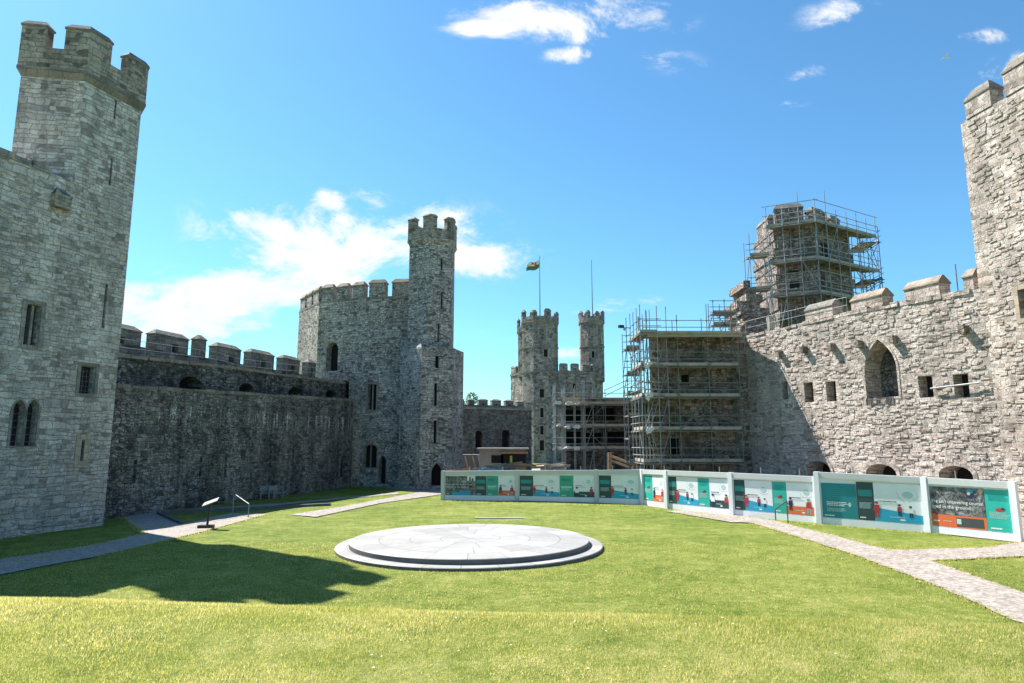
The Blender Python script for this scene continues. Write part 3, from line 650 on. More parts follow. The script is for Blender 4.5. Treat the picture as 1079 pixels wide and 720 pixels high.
# ---- middle left tower (big polygon with tall turret)
ch = empty('castle_tower', (-16, 69, 0), 'big round-looking grey tower left of centre with a tall turret rising on its right', 'tower')
cp_ = [(-24.5, 74.0), (-20.7, 68.9), (-15.2, 66.6), (-10.3, 65.9), (-7, 71), (-9, 78), (-16, 81.5), (-22.5, 80)]
cc_ = (-16, 74); F_ = [Face(cp_[i], cp_[(i+1) % 8], cc_) for i in range(8)]
zT = 19.2
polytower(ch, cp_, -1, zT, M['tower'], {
 1: [(F_[1].op(343.5, 361, 356, 391, 'round', depth=.9), dict(name='doorway')), (F_[1].op(359.5, 401, 367.5, 423, 'round', depth=.9), dict(name='doorway'))],
 2: [(F_[2].op(387.5, 405, 396.5, 432), dict(frame=M['dress'], mull=1, fw=.2)), (F_[2].op(383, 469, 397, 493, 'seg'), dict(frame=M['dress'], mull=1, fw=.15)), (F_[2].op(399.5, 480, 406.5, 510, 'pointed', door=True), dict(name='doorway', frame=M['dress'], fw=.12))],
}, depth=.8)
mb = MB(); up = offset(cp_, .0)
for i in range(8):
    f = F_[i]; ln = f.len; n_ = {0: 3, 1: 3, 2: 2, 3: 2}.get(i, 3)
    if i == 4: n_ = 2
    pitch_ = ln/n_
    for k in range(n_):
        g = .27; p = seg_poly(f, pitch_*(k+g/2), pitch_*(k+1-g/2), 0, .7); merlon(ch, p, zT, zT+1.45, [M['tower'], M['coping']], inset=.22, rise=.4, over=.07, jit=.08)
mb = MB()
for i in range(8): f = F_[i]; mb.prism(seg_poly(f, 0, f.len, -.02, .5), zT-.12, zT+.12, 0, cap0=True)
mb.build('string_course', RC, ch)
tcn = (-8.15, 65.0)
tz = P(456, 251, 62.6)[2]
hx = ring_pts(tcn, 2.5, 6, R(30+0)); hx = ring_pts(tcn, 2.5, 6, -math.pi/2)
FH = [Face(hx[i], hx[(i+1) % 6], tcn) for i in range(6)]
oR = [slit(FH[0], x, a, b, .2) for x, a, b in ((465.5, 273, 285), (465.5, 308, 325), (462, 341, 361))]
polytower(ch, hx, 13, tz, M['tower'], {0: [(o, dict(name='arrow_slit')) for o in oR]}, name='turret_wall', depth=.4)
mb = MB(); mb.prism(hx, tz-.5, tz-.1, 0, offset(hx, .22)); mb.prism(offset(hx, .22), tz-.1, tz+.05, 0); mb.build('string_course', M['tower'], ch)
hp = offset(hx, .18); mb = MB(); mb.prism(hp, tz+.04, tz+1.1, 0); mb.build('parapet', M['parap'], ch)
for i in range(6): merlon(ch, corner_poly(hp, i, .3, .5), tz+1.1, tz+2.15, [M['parap'], RC], inset=.15, rise=.22)
# stair block under the turret
lx = [(-11.0, 64.2), (-8.6, 61.9), (-5.65, 62.7), (-4.9, 65.8), (-7, 70), (-11, 69)]; lc = (-8, 66)
FL = [Face(lx[i], lx[(i+1) % 6], lc) for i in range(6)]; zL = P(470, 366, 62.2)[2]
oL = [slit(FL[1], x, a, b, w_) for x, a, b, w_ in ((460.5, 375, 388, .3), (459, 404, 428, .26), (458.5, 443, 467, .26))]+[FL[1].op(454.5, 488, 466, 512, 'pointed', door=True, depth=.9)]
oM = [slit(FL[0], 437.5, 351, 375, .22)]
oM = [o for o in oM if o['z1'] < zL]
polytower(ch, lx, -1, zL, M['tower'], {1: [(oL[i], dict(name='arrow_slit')) for i in range(3)]+[(oL[3], dict(name='doorway', frame=M['dress'], fw=.15))], 0: [(o, dict(name='arrow_slit')) for o in oM]}, name='stair_block', depth=.5)
mb = MB(); q_ = [(-11.0, 64.2), (-8.6, 61.9), (-9, 66), (-10.5, 68)]; mb.prism(offset(q_, -.05), zL, zL+1.6, 0, [(-10.4, 65.4), (-9.2, 64.2), (-9, 66), (-10, 67.4)]); mb.build('sloping_weathering', M['tower'], ch)

# ---- distant curtain between the towers
mc = empty('curtain_wall', (-2, 100, 0), 'distant shaded curtain wall with battlements between the turreted towers', 'wall')
fM = Face((slope(478, 420)[0]*98, 98), (slope(560, 420)[0]*104, 104)); zc = fM.hit(520, 430)[1]
oM = [fM.op(501, 454, 508, 472, 'seg'), fM.op(529, 453, 537, 471, 'seg')]
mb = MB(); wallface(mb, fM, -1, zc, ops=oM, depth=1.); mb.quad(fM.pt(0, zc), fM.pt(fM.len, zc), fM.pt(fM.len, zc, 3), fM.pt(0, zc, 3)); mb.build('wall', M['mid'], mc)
for o_ in oM: closure(fM, o_, mc, depth=1.)
fM2 = Face(fM.pt(0, 0, 2.2)[:2], fM.pt(fM.len, 0, 2.2)[:2])
mb = MB(); wallface(mb, fM2, zc-.2, zc+.55); mb.build('parapet', M['parapet_grey'], mc)
for x0, x1, yt in ((481, 489, 419.5), (491.5, 500, 420), (502.5, 514, 420), (516.5, 528, 420.5), (530.5, 541, 421), (543, 552, 422)):
    hmerlon(fM2, mc, x0, x1, yt, zc+.5, [M['parapet_grey'], RC], .5, cap=.3)
mb = MB(); mb.prism(seg_poly(fM, 0, fM.len, -.15, .3), zc-.25, zc+.06, 0, cap0=True); mb.build('string_course', RC, mc)

# ---- far tower with three turrets and flagpoles
eg = empty('castle_tower', (10, 148, 0), 'farthest tower in the centre with three battlemented turrets and flagpoles on top', 'tower')
bp = [(-.3, 149), (2.7, 143.5), (10, 141.5), (17.5, 143), (20.6, 148), (17, 157), (4, 158)]; bc_ = (10, 150)
FB = [Face(bp[i], bp[(i+1) % 7], bc_) for i in range(7)]; zE = P(600, 391, 142)[2]
oE = [FB[2].op(x-1.6, a, x+1.6, b) for x, a, b in ((605, 404, 411), (605, 432, 440), (592, 448, 456))]
oE1 = [FB[1].op(559.5, 440, 561.5, 452)]
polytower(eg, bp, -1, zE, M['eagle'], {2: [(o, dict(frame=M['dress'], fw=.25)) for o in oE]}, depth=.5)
mb = MB()
for z_ in (P(600, 425, 142)[2], zE-.5): mb.prism(offset(bp, .2), z_, z_+.4, 0, cap0=True); mb.prism(offset(ring_pts((6.2, 143.6), 4.2, 8, math.pi/8), .2), z_+.003, z_+.403, 0, cap0=True)
mb.build('string_course', RC, eg)
for i in (0, 1, 2, 3, 4, 5, 6):
    f = FB[i]; n_ = max(2, round(f.len/2.7)); pt_ = f.len/n_
    for k in range(n_): merlon(eg, seg_poly(f, pt_*(k+.16), pt_*(k+.84), -.1, .7), zE, zE+1.35, [M['eagle'], RC], inset=.2, rise=.3, jit=.15)
def turret(c, r, z0, z1, label_ops=(), pinn=True):
    h = ring_pts(c, r, 8, math.pi/8); fc = [Face(h[i], h[(i+1) % 8], c) for i in range(8)]; dct = {}
    for x, a, b, w_ in label_ops:
        for i in range(8):
            s_, z_ = fc[i].hit(x, (a+b)/2)
            if .5 < s_ < fc[i].len-.5 and fc[i].pt(s_, 0)[1] < c[1]: dct.setdefault(i, []).append((slit(fc[i], x, a, b, w_), dict(frame=M['dress'], fw=.18))); break
    polytower(eg, h, z0, z1-2.6, M['eagle'], dct, name='turret_wall', depth=.4)
    mb = MB(); mb.prism(h, z1-3, z1-2.6, 0, offset(h, .25)); mb.prism(offset(h, .25), z1-2.6, z1-2.4, 0)
    if z1-z0 > 14: mb.prism(offset(h, .12), z1-8.2, z1-7.9, 0, cap0=True)
    mb.build('string_course', RC, eg)
    hp = offset(h, .22); mb = MB(); mb.prism(hp, z1-2.4, z1-1.3, 0); mb.build('parapet', M['eagle'], eg)
    for i in range(8): merlon(eg, corner_poly(hp, i, .26, .5), z1-1.3, z1-.5+random.uniform(-.2, .5), [M['eagle'], RC], inset=.25, rise=.5, jit=.1)
zt1 = P(569, 327, 140)[2]
turret((6.2, 143.6), 4.2, -1, zt1, [(571, 410, 419, .9), (571, 430, 440, .7), (571, 449, 458, .7), (571, 464, 475, .9), (575, 368, 376, .8)])
turret((3.2, 145.5), 2.0, zE-1, P(551, 337, 143)[2])
turret((18.1, 147), 2.85, zE-2, P(625, 328, 145)[2], [(625, 370, 377, .6)])
def flagpole(px, y0, y1, Y, label):
    e = empty('flagpole', P(px, y0, Y), label, 'flagpole'); a, b = P(px, y0+12, Y), P(px, y1, Y)
    b = (a[0], Y, b[2]); m1 = MB(); m1.tube(a, b, .16, 8, 0, .07); m1.build('pole', M['rail'], e)
    m1 = MB(); m1.tube(b, (b[0], b[1], b[2]+.25), .14, 8, 0, .05); m1.build('finial', M['rail'], e); return b
pb = flagpole(569, 330, 271, 141.6, 'flagpole flying the Welsh flag on the left turret of the farthest tower')
flagpole(624.5, 330, 275, 147, 'bare flagpole without a flag on the right turret of the farthest tower')
# the flag: white over green with a red dragon, waving
fl = empty('flag', (pb[0], pb[1], pb[2]-2.6), 'white and green Welsh flag with a red dragon blowing to the left of its pole', 'flag')
def flagpt(u, v, off=0): return (pb[0]-.1-u*2.9, pb[1]-.1+.35*math.sin(u*6+v)+off, pb[2]-.5-1.9*(1-v)-u*1.15-.2*math.sin(u*5))
for nm, v0, v1, mt in (('white_field', .5, 1, plain('flag_white', (.75, .75, .75), .9)), ('green_field', 0, .5, plain('flag_green', (.02, .22, .07), .9))):
    m1 = MB(); k = 12
    for i in range(k): m1.quad(flagpt(i/k, v0), flagpt((i+1)/k, v0), flagpt((i+1)/k, v1), flagpt(i/k, v1))
    m1.build(nm, mt, fl)
dr = [(.12,.5),(.2,.58),(.26,.74),(.18,.8),(.22,.88),(.34,.86),(.38,.66),(.48,.9),(.62,.92),(.56,.74),(.68,.62),(.82,.6),(.86,.78),(.93,.72),(.9,.5),(.74,.42),(.72,.16),(.64,.14),(.64,.36),(.5,.4),(.46,.14),(.38,.16),(.38,.4),(.26,.38),(.18,.2),(.12,.24),(.2,.44)]
m1 = MB()
from mathutils.geometry import tessellate_polygon
for off in (-.03, .03): m1.add([flagpt(u, v, off) for u, v in dr], [tuple(q) for q in tessellate_polygon([[Vector((u, v, 0)) for u, v in dr]])])
m1.build('dragon', plain('flag_red', (.6, .02, .03), .9), fl)

# ---- right curtain wall
wr = empty('curtain_wall', (22, 40, 0), 'sunlit rubble curtain wall on the right with a tall arched opening and square windows', 'wall')
wA, wB = (18.6-5.9*.25, 48.6+15.6*.25), (24.5+1.2, 33-3.2)
fR = Face(wA, wB)
def sq(x0, y0, x1, y1, arch=None, **k): return fR.op(x0, y0, x1, y1, arch, **k)
oRt = [sq(911, 357, 945, 419, 'pointed', depth=1.3), sq(824, 402, 830, 421), sq(847.5, 403, 857, 424), sq(870.5, 402, 881, 423), sq(968, 396, 983, 419), sq(1005, 394, 1021, 419),
       sq(851, 486, 876, 530, 'seg', depth=1.4), sq(914, 489, 946, 535, 'seg', depth=1.4), sq(991, 491, 1027, 540, 'seg', depth=1.4)]
knots = [(785, 355.5), (895, 330.5), (939, 323), (1000, 314), (1036, 308)]
kz = [fR.hit(x, y) for x, y in knots]
zw = [kz[0][1], kz[1][1], kz[-1][1]]; s_m = kz[1][0]
for o in oRt: o['mid'] = (o['s0']+o['s1'])/2
mb = MB(); s_k = kz[1][0]
s_k = min([s_k], key=lambda q: 0)
okay = not any(o['s0'] < s_k < o['s1'] for o in oRt)
if not okay: s_k = [o['s1']+.1 for o in oRt if o['s0'] < s_k < o['s1']][0]
wallface(mb, fR, -1, zw[0]+.0, zw[1], [o for o in oRt if o['s1'] < s_k], .7, s1=s_k); wallface(mb, fR, -1, zw[1], zw[2], [o for o in oRt if o['s0'] >= s_k], .7, s0=s_k)
mb.quad(fR.pt(0, zw[0]), fR.pt(s_k, zw[1]), fR.pt(s_k, zw[1], 2.6), fR.pt(0, zw[0], 2.6)); mb.quad(fR.pt(s_k, zw[1]), fR.pt(fR.len, zw[2]), fR.pt(fR.len, zw[2], 2.6), fR.pt(s_k, zw[1], 2.6))
mb.quad(fR.pt(0, -1, 2.6), fR.pt(fR.len, -1, 2.6), fR.pt(fR.len, zw[2], 2.6), fR.pt(0, zw[0], 2.6))
relief(mb, fR, 2600, 0, fR.len, 2.0, lambda a: zw[0]+(zw[1]-zw[0])*a/s_k if a < s_k else zw[1]+(zw[2]-zw[1])*(a-s_k)/(fR.len-s_k), oRt)
mb.build('wall', M['right'], wr)
closure(fR, oRt[0], wr, 'blocked_arch', M['dark2'], 1.3, frame=M['right'], fw=.14)
for o_ in oRt[1:6]: closure(fR, o_, wr, 'window', M['void'], .7)
for o_ in oRt[6:]: closure(fR, o_, wr, 'arch', M['void'], 1.4, frame=M['right'], fw=.22)
for x, y in ((823, 372), (849, 368), (878, 365), (907, 362), (943, 357), (1018, 347)):
    s, z = fR.hit(x, y); mb = MB(); p = seg_poly(fR, s-.17, s+.17, -.42, .9); mb.prism(p, z-.28, z+.16, 0, cap0=True); mb.build('corbel', M['gate'], wr)
s, z = fR.hit(928, 421); mb = MB(); mb.prism(seg_poly(fR, s-1.0, s+.9, -.05, .5), z-.32, z+.12, 0, cap0=True); mb.build('sill', M['dark2'], wr)
mb = MB()
for i in range(46):
    s = fR.len*i/46; zz = (zw[0]+(zw[1]-zw[0])*s/s_k) if s < s_k else zw[1]+(zw[2]-zw[1])*(s-s_k)/(fR.len-s_k)
    p = seg_poly(fR, s+.02, s+fR.len/46-.02, -random.uniform(0, .1), .7); mb.prism(p, zz-.1, zz+random.uniform(.05, .2), 0, cap0=True)
mb.build('wall_top', M['right2'], wr)
for x0, x1, yt, hl, mt in ((848, 888, 316, None, M['coping_grey']), (896, 941, 305, .45, M['coping']), (952, 1001, 291.5, None, M['coping']), (1014, 1037, 281, None, M['coping'])):
    hmerlon(fR, wr, x0, x1, yt, 11.6, [M['right2'], mt], hl, th=.9, cap=.5, d0=.35, hip=.02)
mb = MB(); wallface(mb, fR, 11.5, zw[1]+.12, zw[2]+.12, s0=fR.hit(893, 320, .6)[0], s1=fR.hit(1036, 300, .6)[0], d=.6); mb.build('parapet', M['right2'], wr)
railing(fR, .3, None, [(786, 353), (893, 330)], 'wall_walk_railing', 'thin grey handrail on the top of the sunlit right curtain wall', r=.016)

# ---- right edge tower
rt = empty('castle_tower', (25, 31, 0), 'tall sunlit rubble tower cut off by the right edge with battlements', 'tower')
rA = (24.45, 33.0); rd = Vector((.15, -.99)).normalized(); rB = (rA[0]+rd.x*13, rA[1]+rd.y*13)
fQ = Face(rA, rB, (40, 26)); zQ = fQ.hit(1023, 124)[1]
oQ = [slit(fQ, 1044.5, 394, 416, .2), fQ.op(1074, 304, 1086, 335)]
mb = MB(); wallface(mb, fQ, -1, zQ, ops=oQ, depth=.6); relief(mb, fQ, 1300, 0, 8, 1, zQ-.1, oQ)
mb.quad((*rA, -1), (rA[0]+12, rA[1]+3, -1), (rA[0]+12, rA[1]+3, zQ), (*rA, zQ)); mb.quad((*rB, -1), (rB[0]+12, rB[1], -1), (rB[0]+12, rB[1], zQ), (*rB, zQ))
mb.poly([(*rA, zQ), (*rB, zQ), (rB[0]+12, rB[1], zQ), (rA[0]+12, rA[1]+3, zQ)]); mb.build('wall', M['right2'], rt)
closure(fQ, oQ[0], rt, 'arrow_slit', depth=.6); closure(fQ, oQ[1], rt, 'window', depth=.6, frame=M['dress_warm'], fw=.22)
a = fQ.hit(1023, 115)[0]
for k in range(5):
    s0 = .03+k*2.35; hmf = 1.75
    p = seg_poly(fQ, s0, s0+1.55 if k == 0 else s0+1.65, -.05, .8); merlon(rt, p, zQ, zQ+.95+(.25 if k else 0), [M['right2'], M['coping_grey']], inset=.3, rise=.55, over=.05)

# ---- gate tower block behind the scaffold
gt = empty('gate_tower', (14, 52, 0), 'unfinished brown stone gate tower block behind the main scaffold', 'tower')
gp = [(10.6, 50.2), (18.0, 50.0), (24, 53), (24, 62), (13.6, 62), (12.0, 55)]; gf = [Face(gp[i], gp[(i+1) % 6], (16, 56)) for i in range(6)]
zG = P(740, 353, 49.8)[2]
og = [gf[0].op(x-4, y, x+4, y+9) for x, y in ((722, 395), (715, 403), )]+[gf[0].op(705, 462, 716, 480)]
og = [og[0], og[2]]
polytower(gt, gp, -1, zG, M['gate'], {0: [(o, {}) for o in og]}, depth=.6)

# ---- ruined stub and the scaffolded tower above the right wall
ru = empty('ruined_wall', (18, 55, 11), 'jagged stub of broken wall beside the upper scaffolded tower', 'wall')
mb = MB()
x0_ = P(775, 300, 54)[0]; x1_ = P(803, 300, 54)[0]; ztop = P(780, 298, 54)[2]
for i in range(15):
    z0 = 9+i*(ztop-9)/15; z1 = 9+(i+1)*(ztop-9)/15; l_ = x0_+random.uniform(-.35, .3)+(.5 if i > 11 else 0); r_ = max(x1_+random.uniform(-.3, .5)-(i-9)*.25*(i > 9), l_+.55)
    mb.prism([(l_, 53.2+random.uniform(-.2, .2)), (r_, 53.2), (r_, 57), (l_, 57)], z0, z1, 0, cap0=True)
mb.build('wall', M['ruin'], ru)
ut = empty('gate_tower', (28, 58, 10), 'pinkish stone tower top wrapped in scaffolding above the right wall', 'tower')
uc = (28.6, 59.5); zU = P(858, 233, 56)[2]
up_ = [(23.9, 57.6), (26.9, 56.7), (31.8, 59.6), (32.2, 64), (28, 66), (24, 63)]
FU = [Face(up_[i], up_[(i+1) % 6], uc) for i in range(6)]
mb = MB()
zz = 9.0; i = 0
while zz < zU-.01:
    h_ = .8; z1 = min(zU, zz+h_); j = offset(up_, random.uniform(-.1, .12)); 
    j = [(x+random.uniform(-.08, .08), y+random.uniform(-.08, .08)) for x, y in j]; mb.prism(j, zz, z1, 0, cap0=True); zz = z1
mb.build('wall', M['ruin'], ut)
for z_, x_ in ((P(868, 262, 57)[2], 868), (P(835, 292, 57)[2], 835)):
    f = FU[1] if x_ > 856 else FU[0]; s_ = f.hit(x_, 270)[0]; q = MB(); q.poly([f.pt(s_-.4, z_-1, -.16), f.pt(s_+.4, z_-1, -.16), f.pt(s_+.4, z_+.6, -.16), f.pt(s_-.4, z_+.6, -.16)]); q.build('window', M['void'], ut)
for f, a, b, h_ in ((FU[0], .1, 2.6, 1.9), (FU[1], .4, 2.4, 1.5), (FU[1], 3.1, 4.5, 1.2), (FU[3], .5, 3, 1.5), (FU[5], 1, 4, 1.5)):
    b = min(b, f.len-.05); merlon(ut, seg_poly(f, a+.05, b, .05, .8), zU, zU+h_*.8, [M['ruin'], M['coping_grey']], inset=.25, rise=.45, jit=.1)
# ivy on its foot
mb = MB()
for i in range(700):
    x = random.gauss(24.2, .5); z = random.uniform(12, 15.2); y = 57.2-random.random()*.35; s_ = random.uniform(.06, .13); a = random.uniform(0, 6.3)
    mb.quad((x, y, z), (x+s_*math.cos(a), y-s_*.6, z+s_*math.sin(a)), (x+s_*math.cos(a+1), y+.02, z+s_*math.sin(a+1)), (x+s_*.4, y, z+s_*.9))
M['leaf'] = plain('ivy_leaf', (.06, .1, .025), .7, 0, .35, 6)
iv = mb.build('ivy', M['leaf']); tag(iv, 'small patch of ivy at the foot of the upper scaffolded tower', 'plant')

# ---- dark unfinished building behind the low scaffold
db = empty('gate_building', (8, 68, 0), 'low dark unfinished building behind the low scaffold left of the gate tower', 'building')
dp = [(P(592, 470, 66)[0], 66), (P(690, 470, 66)[0], 66), (16, 78), (6.5, 78)]; zD = P(640, 425, 66)[2]
fD = Face(dp[0], dp[1], (9, 72))
oD = [fD.op(595, 432, 612, 444), fD.op(596, 455, 612, 468), fD.op(617, 430, 628, 444), fD.op(634, 430, 648, 444), fD.op(617, 456, 634, 468), fD.op(640, 455, 660, 468)]
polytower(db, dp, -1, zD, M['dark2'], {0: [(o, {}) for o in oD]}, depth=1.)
mb = MB(); mb.prism([(dp[0][0]-.3, 63.6), (dp[1][0]+.3, 63.6), (16.2, 76), (6.4, 76)], P(640, 424, 63.6)[2], P(640, 419, 63.6)[2], 0, cap0=True); mb.build('roof', M['board'], db)

# ================================================================== OBJECTS IN THE COURT
# ---- round slate dais
t = NT('slate_paving'); oc = t.n('ShaderNodeTexCoord').outputs['Object']; sx = t.n('ShaderNodeSeparateXYZ', {0: oc})
xx, yy_ = sx.outputs[0], sx.outputs[1]; rr = t.m('SQRT', t.m('ADD', t.m('MULTIPLY', xx, xx), t.m('MULTIPLY', yy_, yy_))); th = t.m('ARCTAN2', yy_, xx)
ringi = t.m('FLOOR', t.m('DIVIDE', rr, 1.28)); cnt = t.m('ADD', 6., t.m('MULTIPLY', ringi, 5.))
tt = t.m('ADD', t.m('MULTIPLY', t.m('DIVIDE', th, 2*math.pi), cnt), t.m('MULTIPLY', ringi, .37)); wob = t.m('MULTIPLY', t.m('SINE', t.m('MULTIPLY', t.m('FLOOR', tt), 12.9898)), .0)
fr = t.m('FRACT', tt); dl = t.m('MULTIPLY', t.m('MINIMUM', fr, t.m('SUBTRACT', 1., fr)), t.m('DIVIDE', t.m('MULTIPLY', rr, 2*math.pi), cnt))
fr2 = t.m('FRACT', t.m('DIVIDE', rr, 1.28)); dr_ = t.m('MULTIPLY', t.m('MINIMUM', fr2, t.m('SUBTRACT', 1., fr2)), 1.28)
joint = t.rng(t.m('MINIMUM', dl, dr_), .01, .03, 1, 0)
wn_ = t.n('ShaderNodeTexWhiteNoise', {'Vector': t.n('ShaderNodeCombineXYZ', {0: t.m('FLOOR', tt), 1: ringi}).outputs[0]}).outputs['Value']
v_ = t.m('MULTIPLY', t.m('ADD', .82, t.m('MULTIPLY', wn_, .3)), t.rng(t.noise(oc, 1.4, 6, .7), .3, .7, .82, 1.12))
cb = t.n('ShaderNodeCombineColor', {0: v_, 1: v_, 2: v_}); c0 = t.mix(1., (.335, .322, .305, 1), cb.outputs[0], 'MULTIPLY')
nn = t.noise(oc, 9, 5, .7); c0 = t.mix(t.rng(t.noise(oc, 2.7, 7, .75), .54, .7, 0, .4), c0, (.2, .2, .2, 1))
t.set(t.b.inputs['Base Color'], t.mix(t.m('MULTIPLY', joint, .6), c0, (.08, .08, .085, 1))); t.b.inputs['Roughness'].default_value = .6
bn = t.n('ShaderNodeBump', {'Strength': .4, 'Distance': .01, 'Height': t.m('SUBTRACT', nn, joint)}); t.set(t.b.inputs['Normal'], bn.outputs[0]); M['slate'] = t.mat
M['slate_edge'] = plain('dark_slate_edge', (.10, .10, .105), .7, 0, .25, 3)
dc = (-1.78, 29.0)
da = empty('round_dais', (dc[0], dc[1], 0), 'round two-step grey slate platform in the middle of the lawn', 'platform')
def disc(r, z0, z1, name, n=128):
    mb = MB(); p = ring_pts(dc, r, n); q = ring_pts(dc, r-.025, n)
    for i in range(n):
        j = (i+1) % n
        mb.quad((*p[i], z0), (*p[j], z0), (*p[j], z1-.025), (*p[i], z1-.025), 1); mb.quad((*p[i], z1-.025), (*p[j], z1-.025), (*q[j], z1), (*q[i], z1), 0)
    mb.poly([(x, y, z1) for x, y in q], 0); return mb.build(name, [M['slate'], M['slate_edge']], da)
disc(5.62, -.05, .13, 'lower_step'); disc(5.25, .11, .12, 'shadow_gap') if False else None; disc(5.06, .12, .33, 'upper_step')
# flush stone slab beyond it
a = G(501, 546.5); b = G(552, 546.5); mb = MB(); mb.box(((a[0]+b[0])/2, a[1], .02), (b[0]-a[0], .42, .07)); tag(mb.build('stone_slab', M['slate']), 'long thin grey stone slab flush in the grass behind the round platform', 'slab')

# ---- painted hoarding with posters
M['hoard'] = plain('hoarding_grey_and_shade', (.55, .565, .56), .6, 0, .06, .6)  # grey cappings; on the left run's posts it is shade put into colour
M['hoard_white'] = plain('hoarding_white_paint', (.8, .81, .83), .6, 0, .05, .6)
M['slot'] = plain('hoarding_shadow_slot', (.16, .18, .18), .8)
PC = {k: plain('print_'+k, v, .45, 0, .04, 2) for k, v in dict(white=(.8, .82, .83), dark=(.028, .065, .068), green=(.03, .36, .25), teal=(.02, .42, .34), blue=(.02, .36, .55), orange=(.72, .15, .05), petrol=(.01, .23, .26),
      red=(.45, .04, .05), navy=(.02, .03, .08), grey=(.3, .33, .34), skin=(.62, .38, .28), pale=(.45, .62, .6), ink=(.06, .07, .08)).items()}
t = NT('print_photograph'); oc = t.n('ShaderNodeTexCoord').outputs['Object']
n_ = t.noise(oc, 2.4, 7, .75, .6); n2_ = t.noise(oc, 14, 4, .7)
t.set(t.b.inputs['Base Color'], t.ramp(t.m('ADD', n_, t.m('MULTIPLY', t.m('SUBTRACT', n2_, .5), .35)), [(.38, (.02, .022, .024)), (.5, (.12, .12, .125)), (.58, (.26, .26, .27)), (.72, (.55, .55, .56))])); t.b.inputs['Roughness'].default_value = .45; PC['photo'] = t.mat
PK = list(PC); PM = [PC[k] for k in PK]; pi_ = {k: i for i, k in enumerate(PK)}
class Sheet:
    def __init__(s, f, s0, s1, z0, z1, rev): s.f = f; s.s0, s.s1, s.z0, s.z1 = s0, s1, z0, z1; s.mb = MB(); s.w = abs(s1-s0); s.h = z1-z0; s.rev = rev; s.l = 0
    def p(s, u, v, l): return s.f.pt(s.s0+(s.s1-s.s0)*u, s.z0+s.h*v, -.03-.003*l)
    def poly(s, uv, c, l): s.mb.poly([s.p(u, v, l) for u, v in uv], pi_[c])
    def rect(s, a, b, c, d, col, l=1): s.poly([(a, c), (b, c), (b, d), (a, d)], col, l)
    def lines(s, a, b, v, n, col, l=2, hh=.012, gap=.028, words=True):
        for i in range(n):
            x = a; e = b-random.uniform(0, .25)*(b-a)
            while x < e:
                w = random.uniform(.06, .22)*(b-a) if words else e-x; x2 = min(e, x+w); s.rect(x, x2, v-i*gap, v-i*gap+hh, col, l); x = x2+.02*(b-a)
    def ell(s, u, v, ru, rv, col, l=3, n=12): s.poly([(u+ru*math.cos(2*math.pi*i/n), v+rv*math.sin(2*math.pi*i/n)) for i in range(n)], col, l)
    def person(s, u, v, h, col, hair='navy'):
        k = h*s.h/s.w      # keep the figure's real proportions
        s.poly([(u-k*.13, v), (u-k*.03, v), (u, v+h*.42), (u+k*.04, v), (u+k*.14, v), (u+k*.13, v+h*.45), (u-k*.13, v+h*.45)], hair, 3)
        s.poly([(u-k*.2, v+h*.4), (u+k*.2, v+h*.4), (u+k*.15, v+h*.78), (u-k*.15, v+h*.78)], col, 4); s.ell(u, v+h*.87, k*.1, h*.1, 'skin', 5); s.ell(u, v+h*.93, k*.12, h*.08, hair, 6)
    def doodle(s, u, v, ru, rv, n=9):
        for i in range(n):
            a = 2*math.pi*i/n; b = a+.45; r1 = random.uniform(.7, 1); r2 = random.uniform(.7, 1)
            p, q = (u+ru*r1*math.cos(a), v+rv*r1*math.sin(a)), (u+ru*r2*math.cos(b), v+rv*r2*math.sin(b)); dx, dy = q[0]-p[0], q[1]-p[1]; e = .05
            s.poly([p, q, (q[0]-dy*e, q[1]+dx*e+.006), (p[0]-dy*e, p[1]+dx*e+.006)], 'grey', 2)
        s.ell(u, v, ru*.45, rv*.45, 'pale', 2)
    def text(s, txt, u0, v0, u1, v1, col='white', l=6):
        cu = bpy.data.curves.new('t', 'FONT'); cu.body = txt; cu.size = 1; cu.resolution_u = 2; ob = bpy.data.objects.new('t', cu); COL.objects.link(ob)
        dg = bpy.context.evaluated_depsgraph_get(); me = bpy.data.meshes.new_from_object(ob.evaluated_get(dg)); bpy.data.objects.remove(ob); v = [q.co for q in me.vertices]
        if v:
            x0, x1 = min(q.x for q in v), max(q.x for q in v); y0, y1 = min(q.y for q in v), max(q.y for q in v)
            s.mb.add([s.p(u0+(q.x-x0)/(x1-x0)*(u1-u0), v0+(q.y-y0)/(y1-y0)*(v1-v0), l) for q in v], [tuple(p.vertices) for p in me.polygons], pi_[col])
        bpy.data.meshes.remove(me)
    def done(s, parent): return s.mb.build('poster', PM, parent)
